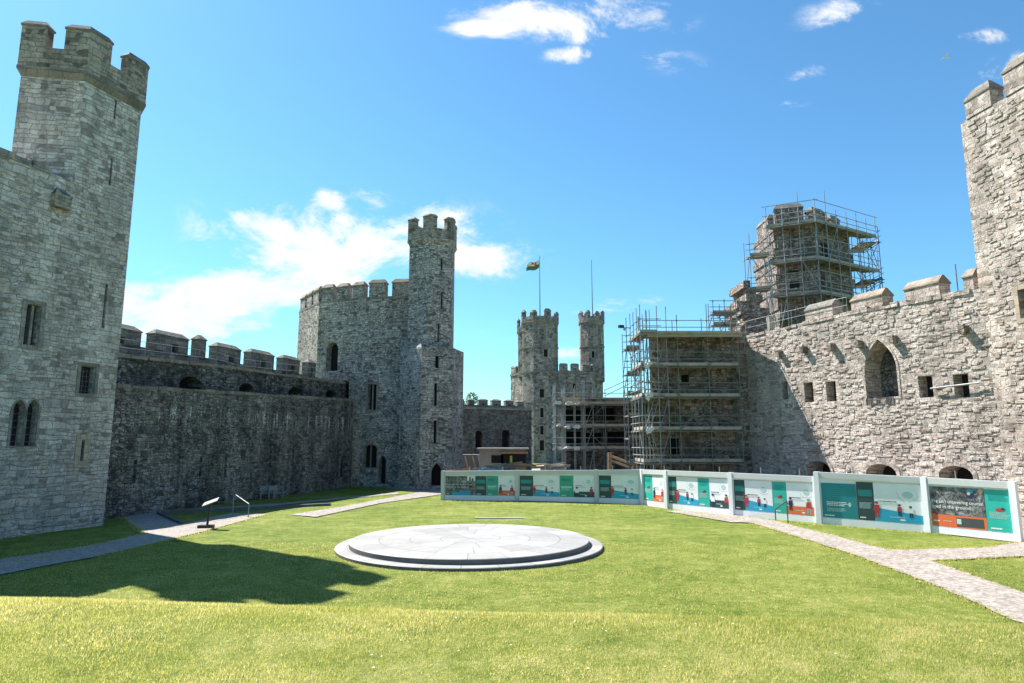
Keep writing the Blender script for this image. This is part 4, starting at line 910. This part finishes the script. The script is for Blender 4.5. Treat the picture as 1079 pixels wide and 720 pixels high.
def draw(sh, kind, parent):
    if kind in ('dark', 'green', 'teal', 'petrol'):
        sh.rect(0, 1, 0, 1, kind, 0); c = 'pale'
        if kind == 'dark': sh.rect(.08, .92, .62, .8, 'petrol', 1); sh.lines(.12, .9, .76, 5, 'green', 2)
        if kind == 'petrol': sh.lines(.14, .75, .44, 3, 'white', 2, .022, .045); sh.lines(.14, .7, .27, 4, c, 2); sh.doodle(.8, .4, .1, .15, 7); sh.lines(.06, .35, .05, 1, 'white', 2, .03); sh.lines(.14, .8, .85, 6, 'teal', 1, .008, .06)
        else: sh.lines(.12, .9, .45, 6, c, 2); sh.lines(.12, .55, .05, 1, 'white', 2, .035)
        if kind == 'green': sh.rect(.1, .9, .42, .5, 'orange' if random.random() < .3 else 'pale', 3) ; sh.lines(.12, .9, .85, 5, 'dark', 2, .01)
        if kind == 'teal': sh.ell(.5, .52, .16, .045, 'red'); sh.ell(.62, .55, .08, .025, 'navy', 4); sh.lines(.12, .9, .88, 6, 'petrol', 2, .01)
    elif kind.startswith('white'):
        sh.rect(0, 1, 0, 1, 'white', 0); c = kind.split('_')[1]; sl = .26 if c != 'blue' else .36; sr = .26 if c != 'blue' else .2
        sh.poly([(0, 0), (1, 0), (1, sr), (0, sl)], c, 1); sh.lines(.08, .5, .52, 1, 'ink', 2, .022); sh.lines(.08, .62, .47, 2, 'grey', 2, .01)
        sh.doodle(.68, .72, .24, .2, 11); sh.lines(.3, .6, .12, 1, 'pale', 2, .02)
        if c == 'blue': sh.person(.04, .1, .42, 'red', 'red'); sh.person(.5, .17, .3, 'red'); sh.person(.72, .14, .3, 'white')
        elif c == 'orange': sh.person(.12, .12, .4, 'navy'); sh.person(.75, .02, .5, 'red', 'grey')
        else: sh.person(.15, .02, .45, 'white'); sh.person(.8, .02, .46, 'red', 'ink')
        sh.ell(.55, .07, .06, .025, 'white', 2)
    elif kind == 'collage':
        sh.rect(0, 1, 0, 1, 'photo', 0); sh.rect(.74, 1, .76, 1, 'white', 1); sh.poly([(.8, .76), (.86, .76), (.86, .95), (.83, .99), (.8, .9)], 'ink', 2); sh.poly([(.88, .76), (.95, .76), (.95, .88), (.9, .92)], 'ink', 2)
        sh.text('We\'re not just castle builders', .03, .52, .9, .6); sh.text('turned to the view of', .03, .4, .8, .48)
        sh.rect(.22, .98, 0, .18, 'blue', 2); sh.rect(.5, .85, .17, .24, 'blue', 2); sh.rect(0, .2, 0, .12, 'ink', 2); sh.lines(.03, .17, .05, 1, 'white', 3, .03); sh.person(.42, .16, .22, 'red'); sh.person(.9, .02, .42, 'red', 'ink')
    elif kind == 'archaeology':
        sh.rect(0, 1, .3, 1, 'photo', 0); sh.rect(0, 1, 0, .295, 'orange', 0); sh.rect(.46, .95, .03, .25, 'ink', 1); sh.rect(.47, .55, .09, .22, 'pale', 2); sh.lines(.04, .16, .12, 1, 'white', 2, .03); sh.lines(.22, .42, .13, 1, 'pale', 2, .02)
        sh.ell(.75, .84, .075, .1, 'navy', 2); sh.ell(.75, .92, .07, .05, 'blue', 3); sh.ell(.73, .86, .03, .04, 'skin', 4); sh.ell(.94, .93, .05, .06, 'skin', 2); sh.person(.1, .28, .14, 'red', 'red')
        sh.text('We ain\'t uncovering counsel', .02, .56, .97, .68); sh.text('aged in the ground.', .03, .43, .76, .55)
def hoarding(posts, bays, label, dirn=1, mat_key='hoard'):
    e = empty('site_hoarding', (posts[0][0], posts[0][1], 0), label, 'hoarding')
    for i, (p, q) in enumerate(zip(posts, posts[1:])):
        f = Face(p[:2], q[:2]); ln = f.len; z0 = -.05
        mb = MB()
        for d in (0, .08): mb.quad(f.pt(0, z0, d), f.pt(ln, z0, d), f.pt(ln, q[2]-.1, d), f.pt(0, p[2]-.1, d))
        mb.quad(f.pt(0, p[2]-.1, 0), f.pt(ln, q[2]-.1, 0), f.pt(ln, q[2]-.1, .08), f.pt(0, p[2]-.1, .08))
        mb.build('panel', M['hoard_white'], e)
        mb = MB()
        a0, b0, a1, b1 = p[2]-.3, q[2]-.3, p[2], q[2]; mb2 = mb
        vs = [f.pt(0.15, a0, -.12), f.pt(ln-.03, b0, -.12), f.pt(ln-.03, b1, -.12), f.pt(.15, a1, -.12), f.pt(.15, a0, .14), f.pt(ln-.03, b0, .14), f.pt(ln-.03, b1, .14), f.pt(.15, a1, .14)]
        mb.add(vs, ((0,1,2,3),(7,6,5,4),(0,4,5,1),(3,2,6,7),(0,3,7,4),(1,5,6,2))); mb.build('capping_board', M['hoard'], e)
        mb = MB(); mb.prism(seg_poly(f, .16, ln-.04, -.035, .06), .0, .34, 0); mb.build('skirting', M['hoard_white'], e)
        g0 = .2/ln; zt = min(a0, b0)
        for (u0, u1, kind) in bays[i]:
            s0, s1 = g0*ln+(ln*(1-g0)-.06)*u0, g0*ln+(ln*(1-g0)-.06)*u1
            zz = (p[2]+(q[2]-p[2])*(s0+s1)/2/ln)-.4
            if kind == 'petrol': zz -= .15
            sh = Sheet(f, s0, s1, .38, zz, False); draw(sh, kind, e); sh.done(e)
    for i, p in enumerate(posts):
        q = posts[i+1] if i+1 < len(posts) else posts[i-1]; f = Face(p[:2], q[:2], None); sg = 1
        mb = MB(); mb.prism(seg_poly(f, -.13, .14, -.15, .3), -.05, p[2]+.02, 0); mb.build('post', M['hoard_white'] if mat_key == 'hoard_white' else M['hoard'], e)  # left run's posts: shaded white put in as a greyer colour
    # raking stubs of the back frame
    for i, (p, q) in enumerate(zip(posts, posts[1:])):
        f = Face(p[:2], q[:2])
        for k in (.35, .8):
            mb = MB(); mb.tube(f.pt(f.len*k, 0, .3), f.pt(f.len*k, p[2]+.35, .3), .03); mb.build('back_pole', M['steel'], e)
    return e
def hp_(px, yb, yt):
    g = G(px, yb); z = EYE+slope(px, yt)[1]*g[1]; return (g[0], g[1], z)
hl = [hp_(466.5, 527, 496.5), hp_(545, 528, 495.8), hp_(629, 530, 495.5), hp_(676, 532, 494.8)]
hoarding(hl, [[(0, .42, 'collage'), (.425, .58, 'dark'), (.585, .745, 'green'), (.75, 1, 'white_orange')],
              [(0, .18, 'dark'), (.185, .53, 'white_blue'), (.535, .71, 'green'), (.715, 1, 'white_dark')],
              [(0, .3, 'dark'), (.305, 1, 'white_blue')]], 'shaded hoarding, its posts toned grey for shade, with information posters standing left of the bend')
hr = [hp_(677.5, 532.2, 494.8), hp_(703, 536, 495.8), hp_(772, 543.3, 498.3), hp_(863, 551.6, 502.3)]
hoarding(hr, [[(0, .42, 'teal'), (.425, 1, 'white_orange')],
              [(0, .14, 'dark'), (.145, .5, 'white_blue'), (.505, .68, 'teal'), (.685, 1, 'white_dark')],
              [(0, .14, 'dark'), (.145, .49, 'white_blue'), (.495, .66, 'teal'), (.665, 1, 'white_orange')]], 'sunlit white hoarding run behind the short black handrail, just right of the bend', mat_key='hoard_white')
hr2 = [hp_(864, 552, 497.5), hp_(979, 561.5, 503), hp_(1074, 571.5, 508)]
hoarding(hr2, [[(0, .36, 'petrol'), (.365, .53, 'dark'), (.535, 1, 'white_blue')],
               [(0, .68, 'archaeology'), (.685, 1, 'teal')]], 'sunlit white hoarding at the far right with a large teal poster and an excavation photograph', mat_key='hoard_white')

# ---- lectern sign, handrails, benches, notice
g0 = Vector(G(218, 557)); e = empty('lectern_sign', g0, 'slanted information panel on a black post beside the left path', 'sign')
mb = MB(); mb.box((g0.x-.05, g0.y, .1), (.75, .4, .16), R(8)); mb.build('base', M['black'], e)
mb = MB(); mb.bar((g0.x, g0.y, .15), (g0.x+.12, g0.y+.02, 1.22), .12, .09); mb.build('post', M['black'], e)
mb = MB(); c = Vector((g0.x+.1, g0.y, 1.3)); r_ = Vector((.38, 0, .14)); u_ = Vector((-.05, .24, .07)); mb.add([c-r_-u_, c+r_-u_, c+r_+u_, c-r_+u_]+[v+Vector((0, 0, .05)) for v in (c-r_-u_, c+r_-u_, c+r_+u_, c-r_+u_)], ((0,1,2,3),(4,5,6,7),(0,1,5,4),(1,2,6,5),(2,3,7,6),(3,0,4,7))); mb.build('panel', plain('panel_face', (.16, .18, .17), .6), e)
def handrail(p, q, hp1, hq1, label, mat, extra=None, r=.03):
    e = empty('handrail', p, label, 'handrail'); p, q = Vector(p), Vector(q)
    for a, h in ((p, hp1), (q, hq1)): mb = MB(); mb.tube(a, a+Vector((0, 0, h)), r); mb.build('post', mat, e)
    d = (q-p).normalized(); pts = [p+Vector((0, 0, hp1))]+([p+d*extra+Vector((0, 0, hp1+.02))] if extra else [])+[q+Vector((0, 0, hq1)), q+d*.08+Vector((0, 0, hq1-.15))]
    mb = MB(); mb.path(pts, r*1.05); mb.build('grab_rail', mat, e)
handrail(G(245, 542.5), G(261.5, 546), 1.18, .8, 'tubular steel handrail at the step of the left path', M['rail'], .35)
handrail(G(817.5, 549), G(830.5, 552), .62, 1.2, 'short black handrail in front of the sunlit hoarding', plain('dark_rail', (.05, .05, .055), .5), None, .03)
def bench(px, py, w, rz, label):
    g = Vector(G(px, py)); e = empty('wooden_bench', g, label, 'bench', 'wooden benches against the shaded wall'); co, si = math.cos(rz), math.sin(rz)
    L_ = lambda x, y, z: (g.x+x*co-y*si, g.y+x*si+y*co, z)
    mb = MB()
    for k in range(3): mb.bar(L_(-w/2, -.2+.17*k, .45), L_(w/2, -.2+.17*k, .45), .14, .04)
    mb.build('seat', M['wood_old'], e)
    mb = MB()
    for z in (.58, .7, .82, .94): mb.bar(L_(-w/2, .26, z), L_(w/2, .26, z), .03, .1)
    mb.build('backrest', M['wood_old'], e)
    for x in (-1, 1):
        mb = MB(); mb.bar(L_(x*w/2, -.24, 0), L_(x*w/2, -.24, .66), .07, .07, up=(0, 1, 0)); mb.build('leg', M['wood_old'], e)
        mb = MB(); mb.bar(L_(x*w/2, .26, 0), L_(x*w/2, .26, .98), .07, .07, up=(0, 1, 0)); mb.build('leg', M['wood_old'], e)
        mb = MB(); mb.bar(L_(x*w/2, -.26, .68), L_(x*w/2, .28, .68), .08, .05); mb.build('armrest', M['wood_old'], e)
bench(279, 526, 1.2, R(60), 'left of the two weathered wooden benches against the shaded wall'); bench(290.5, 525.5, 1.0, R(75), 'right of the two weathered wooden benches against the shaded wall')
a = Vector(G(379.5, 512)); e = empty('notice_board', a, 'small blue and red notice board by the doorway of the middle left tower', 'sign')
mb = MB(); mb.box((a.x, a.y-.1, .85), (1.1, .1, 1.5)); mb.build('board', PC['navy'], e); mb = MB(); mb.box((a.x, a.y-.17, .95), (.42, .02, 1.0)); mb.build('poster', PC['red'], e)
for x in (-.45, .45): mb = MB(); mb.box((a.x+x, a.y-.08, .1), (.07, .07, .3)); mb.build('leg', M['black'], e)
# kerb along the little terrace
mb = MB(); k_ = [G(167, 542.5), G(191, 553), G(195, 550.5)]; kk = [Vector(p) for p in k_]
mb.bar(kk[0]+Vector((0, 0, .08)), kk[1]+Vector((0, 0, .08)), .18, .16); mb.build('kerb', M['slate_edge'], loc=(0, 0, 0))['kind'] = 'structure'
mb = MB(); a, b = Vector(G(170, 542)), Vector(G(348, 533)); n_ = 12
mb.bar(a+Vector((0, 0, .09)), b+Vector((0, 0, .09)), .3, .18); mb.build('kerb', M['slate_edge'], loc=(0, 0, 0))['kind'] = 'structure'

# ================================================================== SCAFFOLDS
def scaffold(name, label, line, back, zbase, levels, top=1.2, mat='steel', boards='board', bays=2.2, rails=(.5, 1.02), skip_first_board=False, spikes=0, brace=True, r=.032, toe=True, under=False):
    """line: plan points of the outer standards' run; back: vector to the inner row; levels: heights of the boarded lifts"""
    pts = [Vector(p) for p in line]; bk_ = Vector(back) if not isinstance(back, list) else None
    e = empty(name, (pts[0].x, pts[0].y, zbase), label, 'scaffold')
    st = []
    for a, b in zip(pts, pts[1:]):
        n_ = max(1, round((b-a).length/bays)); st += [a.lerp(b, i/n_) for i in range(n_)]
    st.append(pts[-1])
    cen = sum(pts, Vector((0, 0)))/len(pts)
    inn = [p+(bk_ if bk_ else (Vector(back[0])-p).normalized()*back[1]) for p in st]
    zt = levels[-1]+top
    for k, row in enumerate((st, inn)):
        for p in row:
            h = zt+random.uniform(-.1, .3)+(random.uniform(0, spikes) if k == 0 and random.random() < .6 else 0); mb = MB(); mb.tube((p.x, p.y, zbase), (p.x, p.y, h), r)
            for z in levels:
                mb.tube((p.x, p.y, z-.08), (p.x, p.y, z+.06), r*2.1)
                if k == 0: mb.tube((p.x, p.y, z+rails[1]-.06), (p.x, p.y, z+rails[1]+.06), r*2)
            mb.build('upright_pole', M[mat], e)
    def V3(p, z): return (p.x, p.y, z)
    o_ = Vector((0, 0))
    for z in levels:
        for a, b in zip(st, st[1:]):
            for dz in (-.12,)+rails:
                d = (b-a).normalized(); j = random.uniform(.05, .35); mb.tube if False else None
                pass
        for dz in (-.12,)+rails:
            mb = MB()
            for a, b in zip(pts, pts[1:]):
                d = (b-a).normalized()*.3; nrm = Vector((d.y, -d.x)).normalized()*.07; mb.tube(V3(a-d+nrm, z+dz), V3(b+d+nrm, z+dz), r*.95)
            mb.build('ledger' if dz < 0 else 'guard_rail', M[mat], e)
        for a, b in zip(st, inn): mb = MB(); d = (b-a).normalized()*.25; mb.tube(V3(a-d, z-.06), V3(b+d, z-.06), r*.95); mb.build('cross_tube', M[mat], e)
        mb = MB()
        for a, b, c, d in zip(st, st[1:], inn, inn[1:]):
            n_ = 5
            for i in range(n_):
                q = [a.lerp(c, (i+.06)/n_), b.lerp(d, (i+.06)/n_), b.lerp(d, (i+.94)/n_), a.lerp(c, (i+.94)/n_)]; dz = random.uniform(-.008, .008)
                mb.prism([tuple(v) for v in q], z+dz-.02, z+dz+.035, 0, cap0=True)
        mb.build('board_platform', M[boards], e)
        if toe:
            mb = MB()
            for a, b in zip(pts, pts[1:]):
                d = (b-a).normalized(); nrm = Vector((d.y, -d.x))*(-.05); mb.bar(V3(a+nrm, z+.13), V3(b+nrm, z+.13), .04, .22)
            mb.build('toe_board', M['board_pale' if boards == 'board' else boards], e)
    if brace:
        lv = [zbase]+list(levels)
        for i, (z0, z1) in enumerate(zip(lv, lv[1:])):
            k = (i*2) % (len(st)-1) if len(st) > 1 else 0; a, b = st[k], st[k+1]
            if i % 2: a, b = b, a
            mb = MB(); mb.tube(V3(a+Vector((0, -.09)), z0), V3(b+Vector((0, -.09)), z1), r*.95); mb.build('brace', M[mat], e)
            a, b = st[-1], inn[-1]; mb = MB(); mb.tube(V3(a, z0), V3(b, z1), r*.95); mb.build('brace', M[mat], e)
            a, b = inn[0], st[0]; mb = MB(); mb.tube(V3(a, z0), V3(b, z1), r*.95); mb.build('brace', M[mat], e)
    return e
def lv(Y, ys, px=730): return [P(px, y, Y)[2] for y in ys]
YG = 48.6
xa, xb = P(684, 430, YG)[0], P(781, 430, YG)[0]
LG = lv(YG, (487, 453, 418, 385.5, 352))
scaffold('scaffold', 'main scaffold of five boarded lifts across the front of the gate tower', [(xa, YG), (xb, YG)], (0, 1.4), 0, LG, 1.3, 'steel_green', 'board', 2.3, spikes=1.6)
# boarded lid over the top lift
mb = MB(); mb.box(((xa+xb)/2+.2, YG+.9, LG[-1]+.02), (xb-xa+.8, 2.6, .1)); mb.bar((xa, YG-.15, LG[-1]-.1), (xb+.3, YG-.15, LG[-1]-.1), .1, .3); o = mb.build('scaffold_deck', M['board_pale']); tag(o, 'wide weathered board deck on the top of the main scaffold', 'deck')
# stair tower at the left corner
xs_ = P(677, 430, YG-.6)[0]
e = scaffold('scaffold', 'narrow scaffold stair tower at the left corner of the main scaffold', [(xs_-.05, YG+3.2), (xs_, YG-.6), (xs_+1.25, YG-.6)], (.9, .9), 0, LG, 2.0, 'steel', 'board', 1.3, spikes=.8)
for i in range(len(LG)):
    z0 = 0 if i == 0 else LG[i-1]; z1 = LG[i]; mb = MB(); A_ = Vector((xs_+.2, YG-.45, z0)); B_ = Vector((xs_+1.1, YG+.3, z1))
    if i % 2: A_, B_ = Vector((B_.x, B_.y, z0)), Vector((A_.x, A_.y, z1))
    mb.tube(A_, B_, .03); mb.tube(A_+Vector((.35, 0, 0)), B_+Vector((.35, 0, 0)), .03)
    for k in range(1, 8): p = A_.lerp(B_, k/8); mb.tube(p, p+Vector((.35, 0, 0)), .018)
    mb.build('ladder', M['rail'], e)
def lump(mb, c, s, mi=0):
    bm = bmesh.new(); bmesh.ops.create_icosphere(bm, subdivisions=2, radius=1)
    for v in bm.verts: v.co *= random.uniform(.4, 1.15)
    mb.add([(c[0]+v.co.x*s[0], c[1]+v.co.y*s[1], c[2]+v.co.z*s[2]) for v in bm.verts], [tuple(v.index for v in f.verts) for f in bm.faces], mi); bm.free()
# white sheeting bundles tied to the poles at each lift
for i, z in enumerate(LG[:4]):
    if i == 0: continue
    mb = MB(); lump(mb, (xs_+.4, YG-.72, z-.05), (.26, .15, .32)); lump(mb, (xs_+.62, YG-.74, z+.1), (.2, .12, .2))
    tag(mb.build('rolled_sheeting', M['hoard']), 'crumpled pale sheeting tied at the %s boarded lift of the stair tower' % ('lowest', 'second', 'third', 'fourth')[i], 'sheeting')
# tall thin scaffold further left, with lamp
YS = 53; xl0, xl1 = P(662, 430, YS)[0], P(675, 430, YS)[0]
scaffold('scaffold', 'slim dark scaffold with short boarded lifts left of the stair tower', [(xl0, YS), (xl1, YS)], (0, 2.0), 0, lv(YS, (487, 462, 438, 415, 394, 367), 668), 1.4, 'steel_dark', 'board', 3, spikes=1.4)
lp = Vector(P(656, 345.5, YS)); e = empty('floodlight', lp, 'small black site lamp on an arm at the top of the slim scaffold', 'lamp')
mb = MB(); mb.tube(lp, lp+Vector((.5, 0, 0)), .03); mb.build('arm', M['black'], e); mb = MB(); mb.box(lp+Vector((-.12, 0, .1)), (.42, .3, .22), .3); mb.build('lamp_head', M['black'], e); mb = MB(); mb.box(lp+Vector((.15, 0, -.12)), (.16, .16, .2)); mb.build('bracket', M['steel'], e)
# low long scaffold
YL = 61.5; x0, x1 = P(585, 450, YL)[0], P(662, 450, YL)[0]; LL = lv(YL, (473, 449.5, 426), 620)
scaffold('scaffold', 'long low scaffold of three lifts in front of the dark unfinished building', [(x0+2.6, YL), (x1, YL)], (0, 1.4), 0, LL, 1.2, 'steel_dark', 'board', 2.3, spikes=.5)
scaffold('scaffold', 'dense pale scaffold corner with white wrapped boards at the left end of the low scaffold', [(x0, YL+3), (x0, YL-.8), (x0+2.7, YL-.8)], (.9, 1.1), 0, LL, 1.5, 'steel', 'board_pale', .8, rails=(.45, 1.0), spikes=.6)
for i, z in enumerate(LL):
    for j, xx_ in enumerate((.3, 1.15, 2.0)):
        mb = MB(); lump(mb, (x0+xx_+random.uniform(-.15, .15), YL-.95, z+random.uniform(-.1, .15)), (random.uniform(.28, .45), .15, random.uniform(.14, .24))); tag(mb.build('wrapped_boards', M['hoard']), '%s white wrapped bundle on the %s lift of the dense pale scaffold' % (('left', 'middle', 'right')[j], ('bottom', 'middle', 'top')[i]), 'bundle')
mb = MB(); mb.box((P(603, 418, YL)[0], YL+.3, LL[-1]+.35), (1.3, .8, .6)); tag(mb.build('timber_stack', M['timber']), 'stack of yellow timber on top of the dense pale scaffold', 'timber')
mb = MB(); mb.box((P(628, 418, YL)[0], YL+.5, LL[-1]+.3), (2.4, .8, .5)); tag(mb.build('brick_pallet', M['gate']), 'low stack of brownish blocks on top of the long low scaffold', 'blocks')
# guy rails rising to the right
for y0, y1, w_ in ((411, 399, 'upper'), (417, 404, 'lower')): mb = MB(); mb.tube(P(638, y0, 60), P(664, y1, 55), .035); tag(mb.build('raking_tube', M['steel_dark']), '%s of two long tubes rising from the low scaffold roof to the slim scaffold' % w_, 'pole')
# upper tower scaffold: platforms follow the plan round the near corner
UP = [(22.9, 56.7), (26.5, 54.9), (34.3, 59.5)]
Zp = [P(857, 233, 55)[2], P(856, 272, 55)[2], P(858, 308, 55)[2]]
scaffold('scaffold', 'upper scaffold wrapped around the pinkish tower top above the right wall', UP, [(28.8, 60.5), 1.5], 11.0, [Zp[2], Zp[1], Zp[0]], 1.6, 'steel', 'board', 1.45, rails=(.5, 1.0, 1.9), spikes=1.3, r=.036)
scaffold('scaffold', 'far side bays of the upper scaffold overhanging to the right in blue painted tube', [(34.8, 60.0), (35.1, 63.3)], (-1.6, .4), 13.5, [Zp[1]-2, Zp[1]-.6, Zp[0]-.3], 1.2, 'steel_blue', 'board', 1.5, r=.034)
xx0 = P(776, 320, 54.5)[0]; xx1 = P(800, 320, 54.5)[0]
scaffold('scaffold', 'left wing of the upper scaffold standing before the jagged wall stub', [(P(793, 320, 54)[0], 54), (P(812, 320, 54)[0], 53.5)], (0, 1.3), 11, [Zp[2], Zp[1]-.1], 1.6, 'steel', 'board', 1.2, spikes=1.2, r=.034)
scaffold('scaffold', 'small top scaffold beside the jagged wall stub at the end of the gate tower deck', [(P(752, 340, 53)[0], 53), (P(776, 340, 53)[0], 53)], (0, 1.3), zG, [P(765, 342, 53)[2], P(765, 330, 53)[2]], .9, 'steel_dark', 'board', 1.2, spikes=.8)
mb = MB(); a = P(813, 352, 50); mb.tube((a[0], 50, 11.9), (a[0], 50, 14), .28, 10); tag(mb.build('sheeted_post', M['board_pale']), 'pale wrapped round post at the foot of the upper scaffold', 'post')
# tube laid across the second square window and a raking tube
s_, z_ = fR.hit(1012, 406.5); mb = MB(); mb.tube(fR.pt(s_-1.5, z_-.05, -.25), fR.pt(s_+1.2, z_+.05, -.25), .045); tag(mb.build('scaffold_tube', M['steel']), 'steel tube laid across the rightmost square window of the sunlit wall', 'pole')
# two free tubes over the right wall top
for px, w_ in ((1010, 'right'), (987, 'left')):
    s_, z_ = fR.hit(px, 305); mb = MB(); mb.tube(fR.pt(s_, z_-.6, 1.7), fR.pt(s_, z_+1.6, 1.7), .035); tag(mb.build('scaffold_tube', M['steel_dark']), '%s of two upright tubes poking above the sunlit right wall' % w_, 'pole')

# ---- site compound behind the hoarding
a = P(505, 492, 78); b = P(553, 492, 78); zc0 = P(530, 474, 78)[2]
e = empty('site_cabin', (a[0], 78, 0), 'beige flat-roofed site cabin behind the shaded hoarding', 'cabin')
mb = MB(); mb.box(((a[0]+b[0])/2, 80, zc0/2), (b[0]-a[0], 4, zc0)); mb.build('body', plain('beige_render', (.34, .31, .26), .8), e)
mb = MB(); mb.box(((a[0]+b[0])/2+.1, 79.9, zc0+.1), (b[0]-a[0]+.8, 4.6, .18)); mb.build('roof', M['board_pale'], e)
w0 = P(521, 484, 77.9); mb = MB(); mb.box((w0[0]+.35, 77.97, w0[2]), (1.4, .1, .9)); mb.build('window', M['void'], e)
w0 = P(541, 484, 77.9); mb = MB(); mb.box((w0[0], 77.97, w0[2]), (2.9, .1, 1.3)); mb.build('opening', M['void'], e)
mb = MB(); mb.box((w0[0], 77.9, w0[2]+.75), (3.4, .12, .25)); mb.build('lintel', M['timber'], e)
a = P(497, 482, 80); mb = MB(); mb.box((a[0], 82, a[2]/2), (2.4, 3, a[2]+.6)); tag(mb.build('store_hut', plain('brown_hut', (.15, .13, .12), .8)), 'brownish hut just left of the beige site cabin', 'hut')
def pile(px, py, Y, n_, w, mat, name, label, cat, h=.35):
    c = P(px, py, Y); mb = MB()
    for i in range(n_):
        a = (c[0]+random.uniform(-w, w), Y+random.uniform(-.5, .5), c[2]-h+random.uniform(0, h)); an = random.uniform(-.3, .3); l_ = random.uniform(.5, 1.1)*w
        mb.bar((a[0]-l_, a[1]-an, a[2]-.05), (a[0]+l_, a[1]+an, a[2]+random.uniform(-.1, .15)), .2, .1)
    mb.box((c[0], Y, (c[2]-h)/2), (w*1.6, .8, c[2]-h)); return tag(mb.build(name, mat), label, cat)
pile(528, 490, 60, 12, 1.0, M['board'], 'plank_pile', 'pile of grey planks above the shaded hoarding before the beige cabin', 'planks')
pile(547, 487.5, 61, 12, .8, M['timber'], 'timber_pile', 'pile of tawny timber above the shaded hoarding right of the cabin window', 'timber')
pile(578, 489, 60, 10, .9, M['timber'], 'plank_pile', 'orange tinted broken planks near the left foot of the pale scaffold', 'planks')
pile(512, 493.5, 57, 8, .8, plain('faded_blue_sheet', (.08, .17, .22), .7), 'blue_sheet', 'folded blue sheeting just above the left part of the hoarding', 'sheet', .15)
pile(481, 495, 57, 8, .8, plain('faded_red', (.3, .13, .1), .8), 'barrier_stack', 'faded red site barriers just above the left end of the hoarding', 'barriers', .15)
pile(590, 489, 59, 14, .7, M['board_pale'], 'board_heap', 'heap of pale boards leaning at the foot of the dense pale scaffold', 'boards')
mb = MB(); c = P(538.5, 484, 60.5); mb.box(c, (.22, .2, .6)); tag(mb.build('yellow_bag', plain('dull_yellow', (.5, .42, .05), .8)), 'small bright yellow sack hung before the beige cabin', 'sack')
for i, (x0, y0, x1, y1) in enumerate(((490, 481, 495, 494), (498, 481, 503, 494), (504, 480, 507, 492))):
    mb = MB(); mb.bar(P(x0, y0, 58), P(x1, y1+8, 57.5), .14, .06); tag(mb.build('leaning_plank', M['board_pale']), '%s of three pale planks leaning above the shaded hoarding' % ('leftmost', 'middle', 'rightmost')[i], 'plank')
e = empty('timber_ramp', P(642, 495, 56), 'raw timber gate post with two sloping rails beside the main scaffold', 'ramp')
mb = MB(); mb.bar(P(642.5, 500, 56), P(642.5, 477, 56), .3, .2, up=(0, 1, 0)); mb.build('post', M['timber'], e)
for y0, y1 in ((480.5, 493), (485, 497)): mb = MB(); mb.bar(P(643, y0, 55.9), P(676, y1, 54), .08, .2); mb.build('sloping_rail', M['timber'], e)

# ---- trees far behind
def tree(x, y, z0, h, cr, seed, label):
    rr_ = random.Random(seed); e = empty('tree', (x, y, z0), label, 'tree'); mb = MB(); mb.tube((x, y, z0-1), (x+.2, y, z0+h*.45), h*.035, 8, 0, h*.02)
    for k in range(6): a = rr_.uniform(0, 6.3); mb.tube((x+.1, y, z0+h*rr_.uniform(.3, .45)), (x+math.cos(a)*cr*.6, y+math.sin(a)*cr*.6, z0+h*rr_.uniform(.6, .8)), h*.014, 6, 0, h*.004)
    mb.build('trunk', plain('bark', (.09, .07, .055), .95), e); mb = MB(); cl_ = [(rr_.gauss(0, .45)*cr, rr_.gauss(0, .45)*cr, h*.68+rr_.gauss(0, .16)*h, rr_.uniform(.25, .5)*cr) for _ in range(16)]
    for _ in range(3200):
        c = rr_.choice(cl_); d = Vector((rr_.gauss(0, 1), rr_.gauss(0, 1), rr_.gauss(0, .8))).normalized()*c[3]*rr_.uniform(.7, 1.05); p = Vector((x+c[0], y+c[1], z0+c[2]))+d; s_ = rr_.uniform(.12, .25)
        a, b = Vector((rr_.gauss(0, 1), rr_.gauss(0, 1), rr_.gauss(0, 1))).normalized()*s_, Vector((rr_.gauss(0, 1), rr_.gauss(0, 1), rr_.gauss(0, 1))).normalized()*s_; mb.quad(p-a, p-b, p+a, p+b)
    mb.build('crown', M['tree'], e)
M['tree'] = plain('spring_foliage', (.2, .24, .06), .8, 0, .4, .8)
tp = P(487, 421, 118); tree(tp[0], 118, 0, tp[2]+.2, 2.6, 4, 'bright green tree top showing over the distant curtain wall battlements')
tree(-42, 150, 0, 11, 5, 5, 'leafy tree beyond the castle walls, left side')if False else None

# ---- gull
c = Vector(P(997, 61, 62)); e = None; mb = MB()
body = [(-.28, .02), (-.15, .06), (.05, .07), (.2, .045), (.3, .01)]
for (x_, r_), (x2, r2_) in zip([(-.32, .02), (-.18, .055), (0, .075), (.17, .055)], [(-.18, .055), (0, .075), (.17, .055), (.32, .012)]): mb.tube(c+Vector((x_, 0, 0)), c+Vector((x2, 0, 0)), r_, 8, 0, r2_)
for s_ in (-1, 1):
    pr = [(.08, 0, .05), (-.1, 0, .05), (-.14, s_*.35, .2), (-.22, s_*.75, .1), (-.02, s_*.4, .21)]; mb.poly([c+Vector(p) for p in pr]); mb.poly([c+Vector(p)-Vector((0, 0, .012)) for p in pr])
o = mb.build('seagull', plain('gull_white', (.75, .75, .75), .7)); tag(o, 'white gull gliding in the blue sky left of the right edge tower', 'bird')
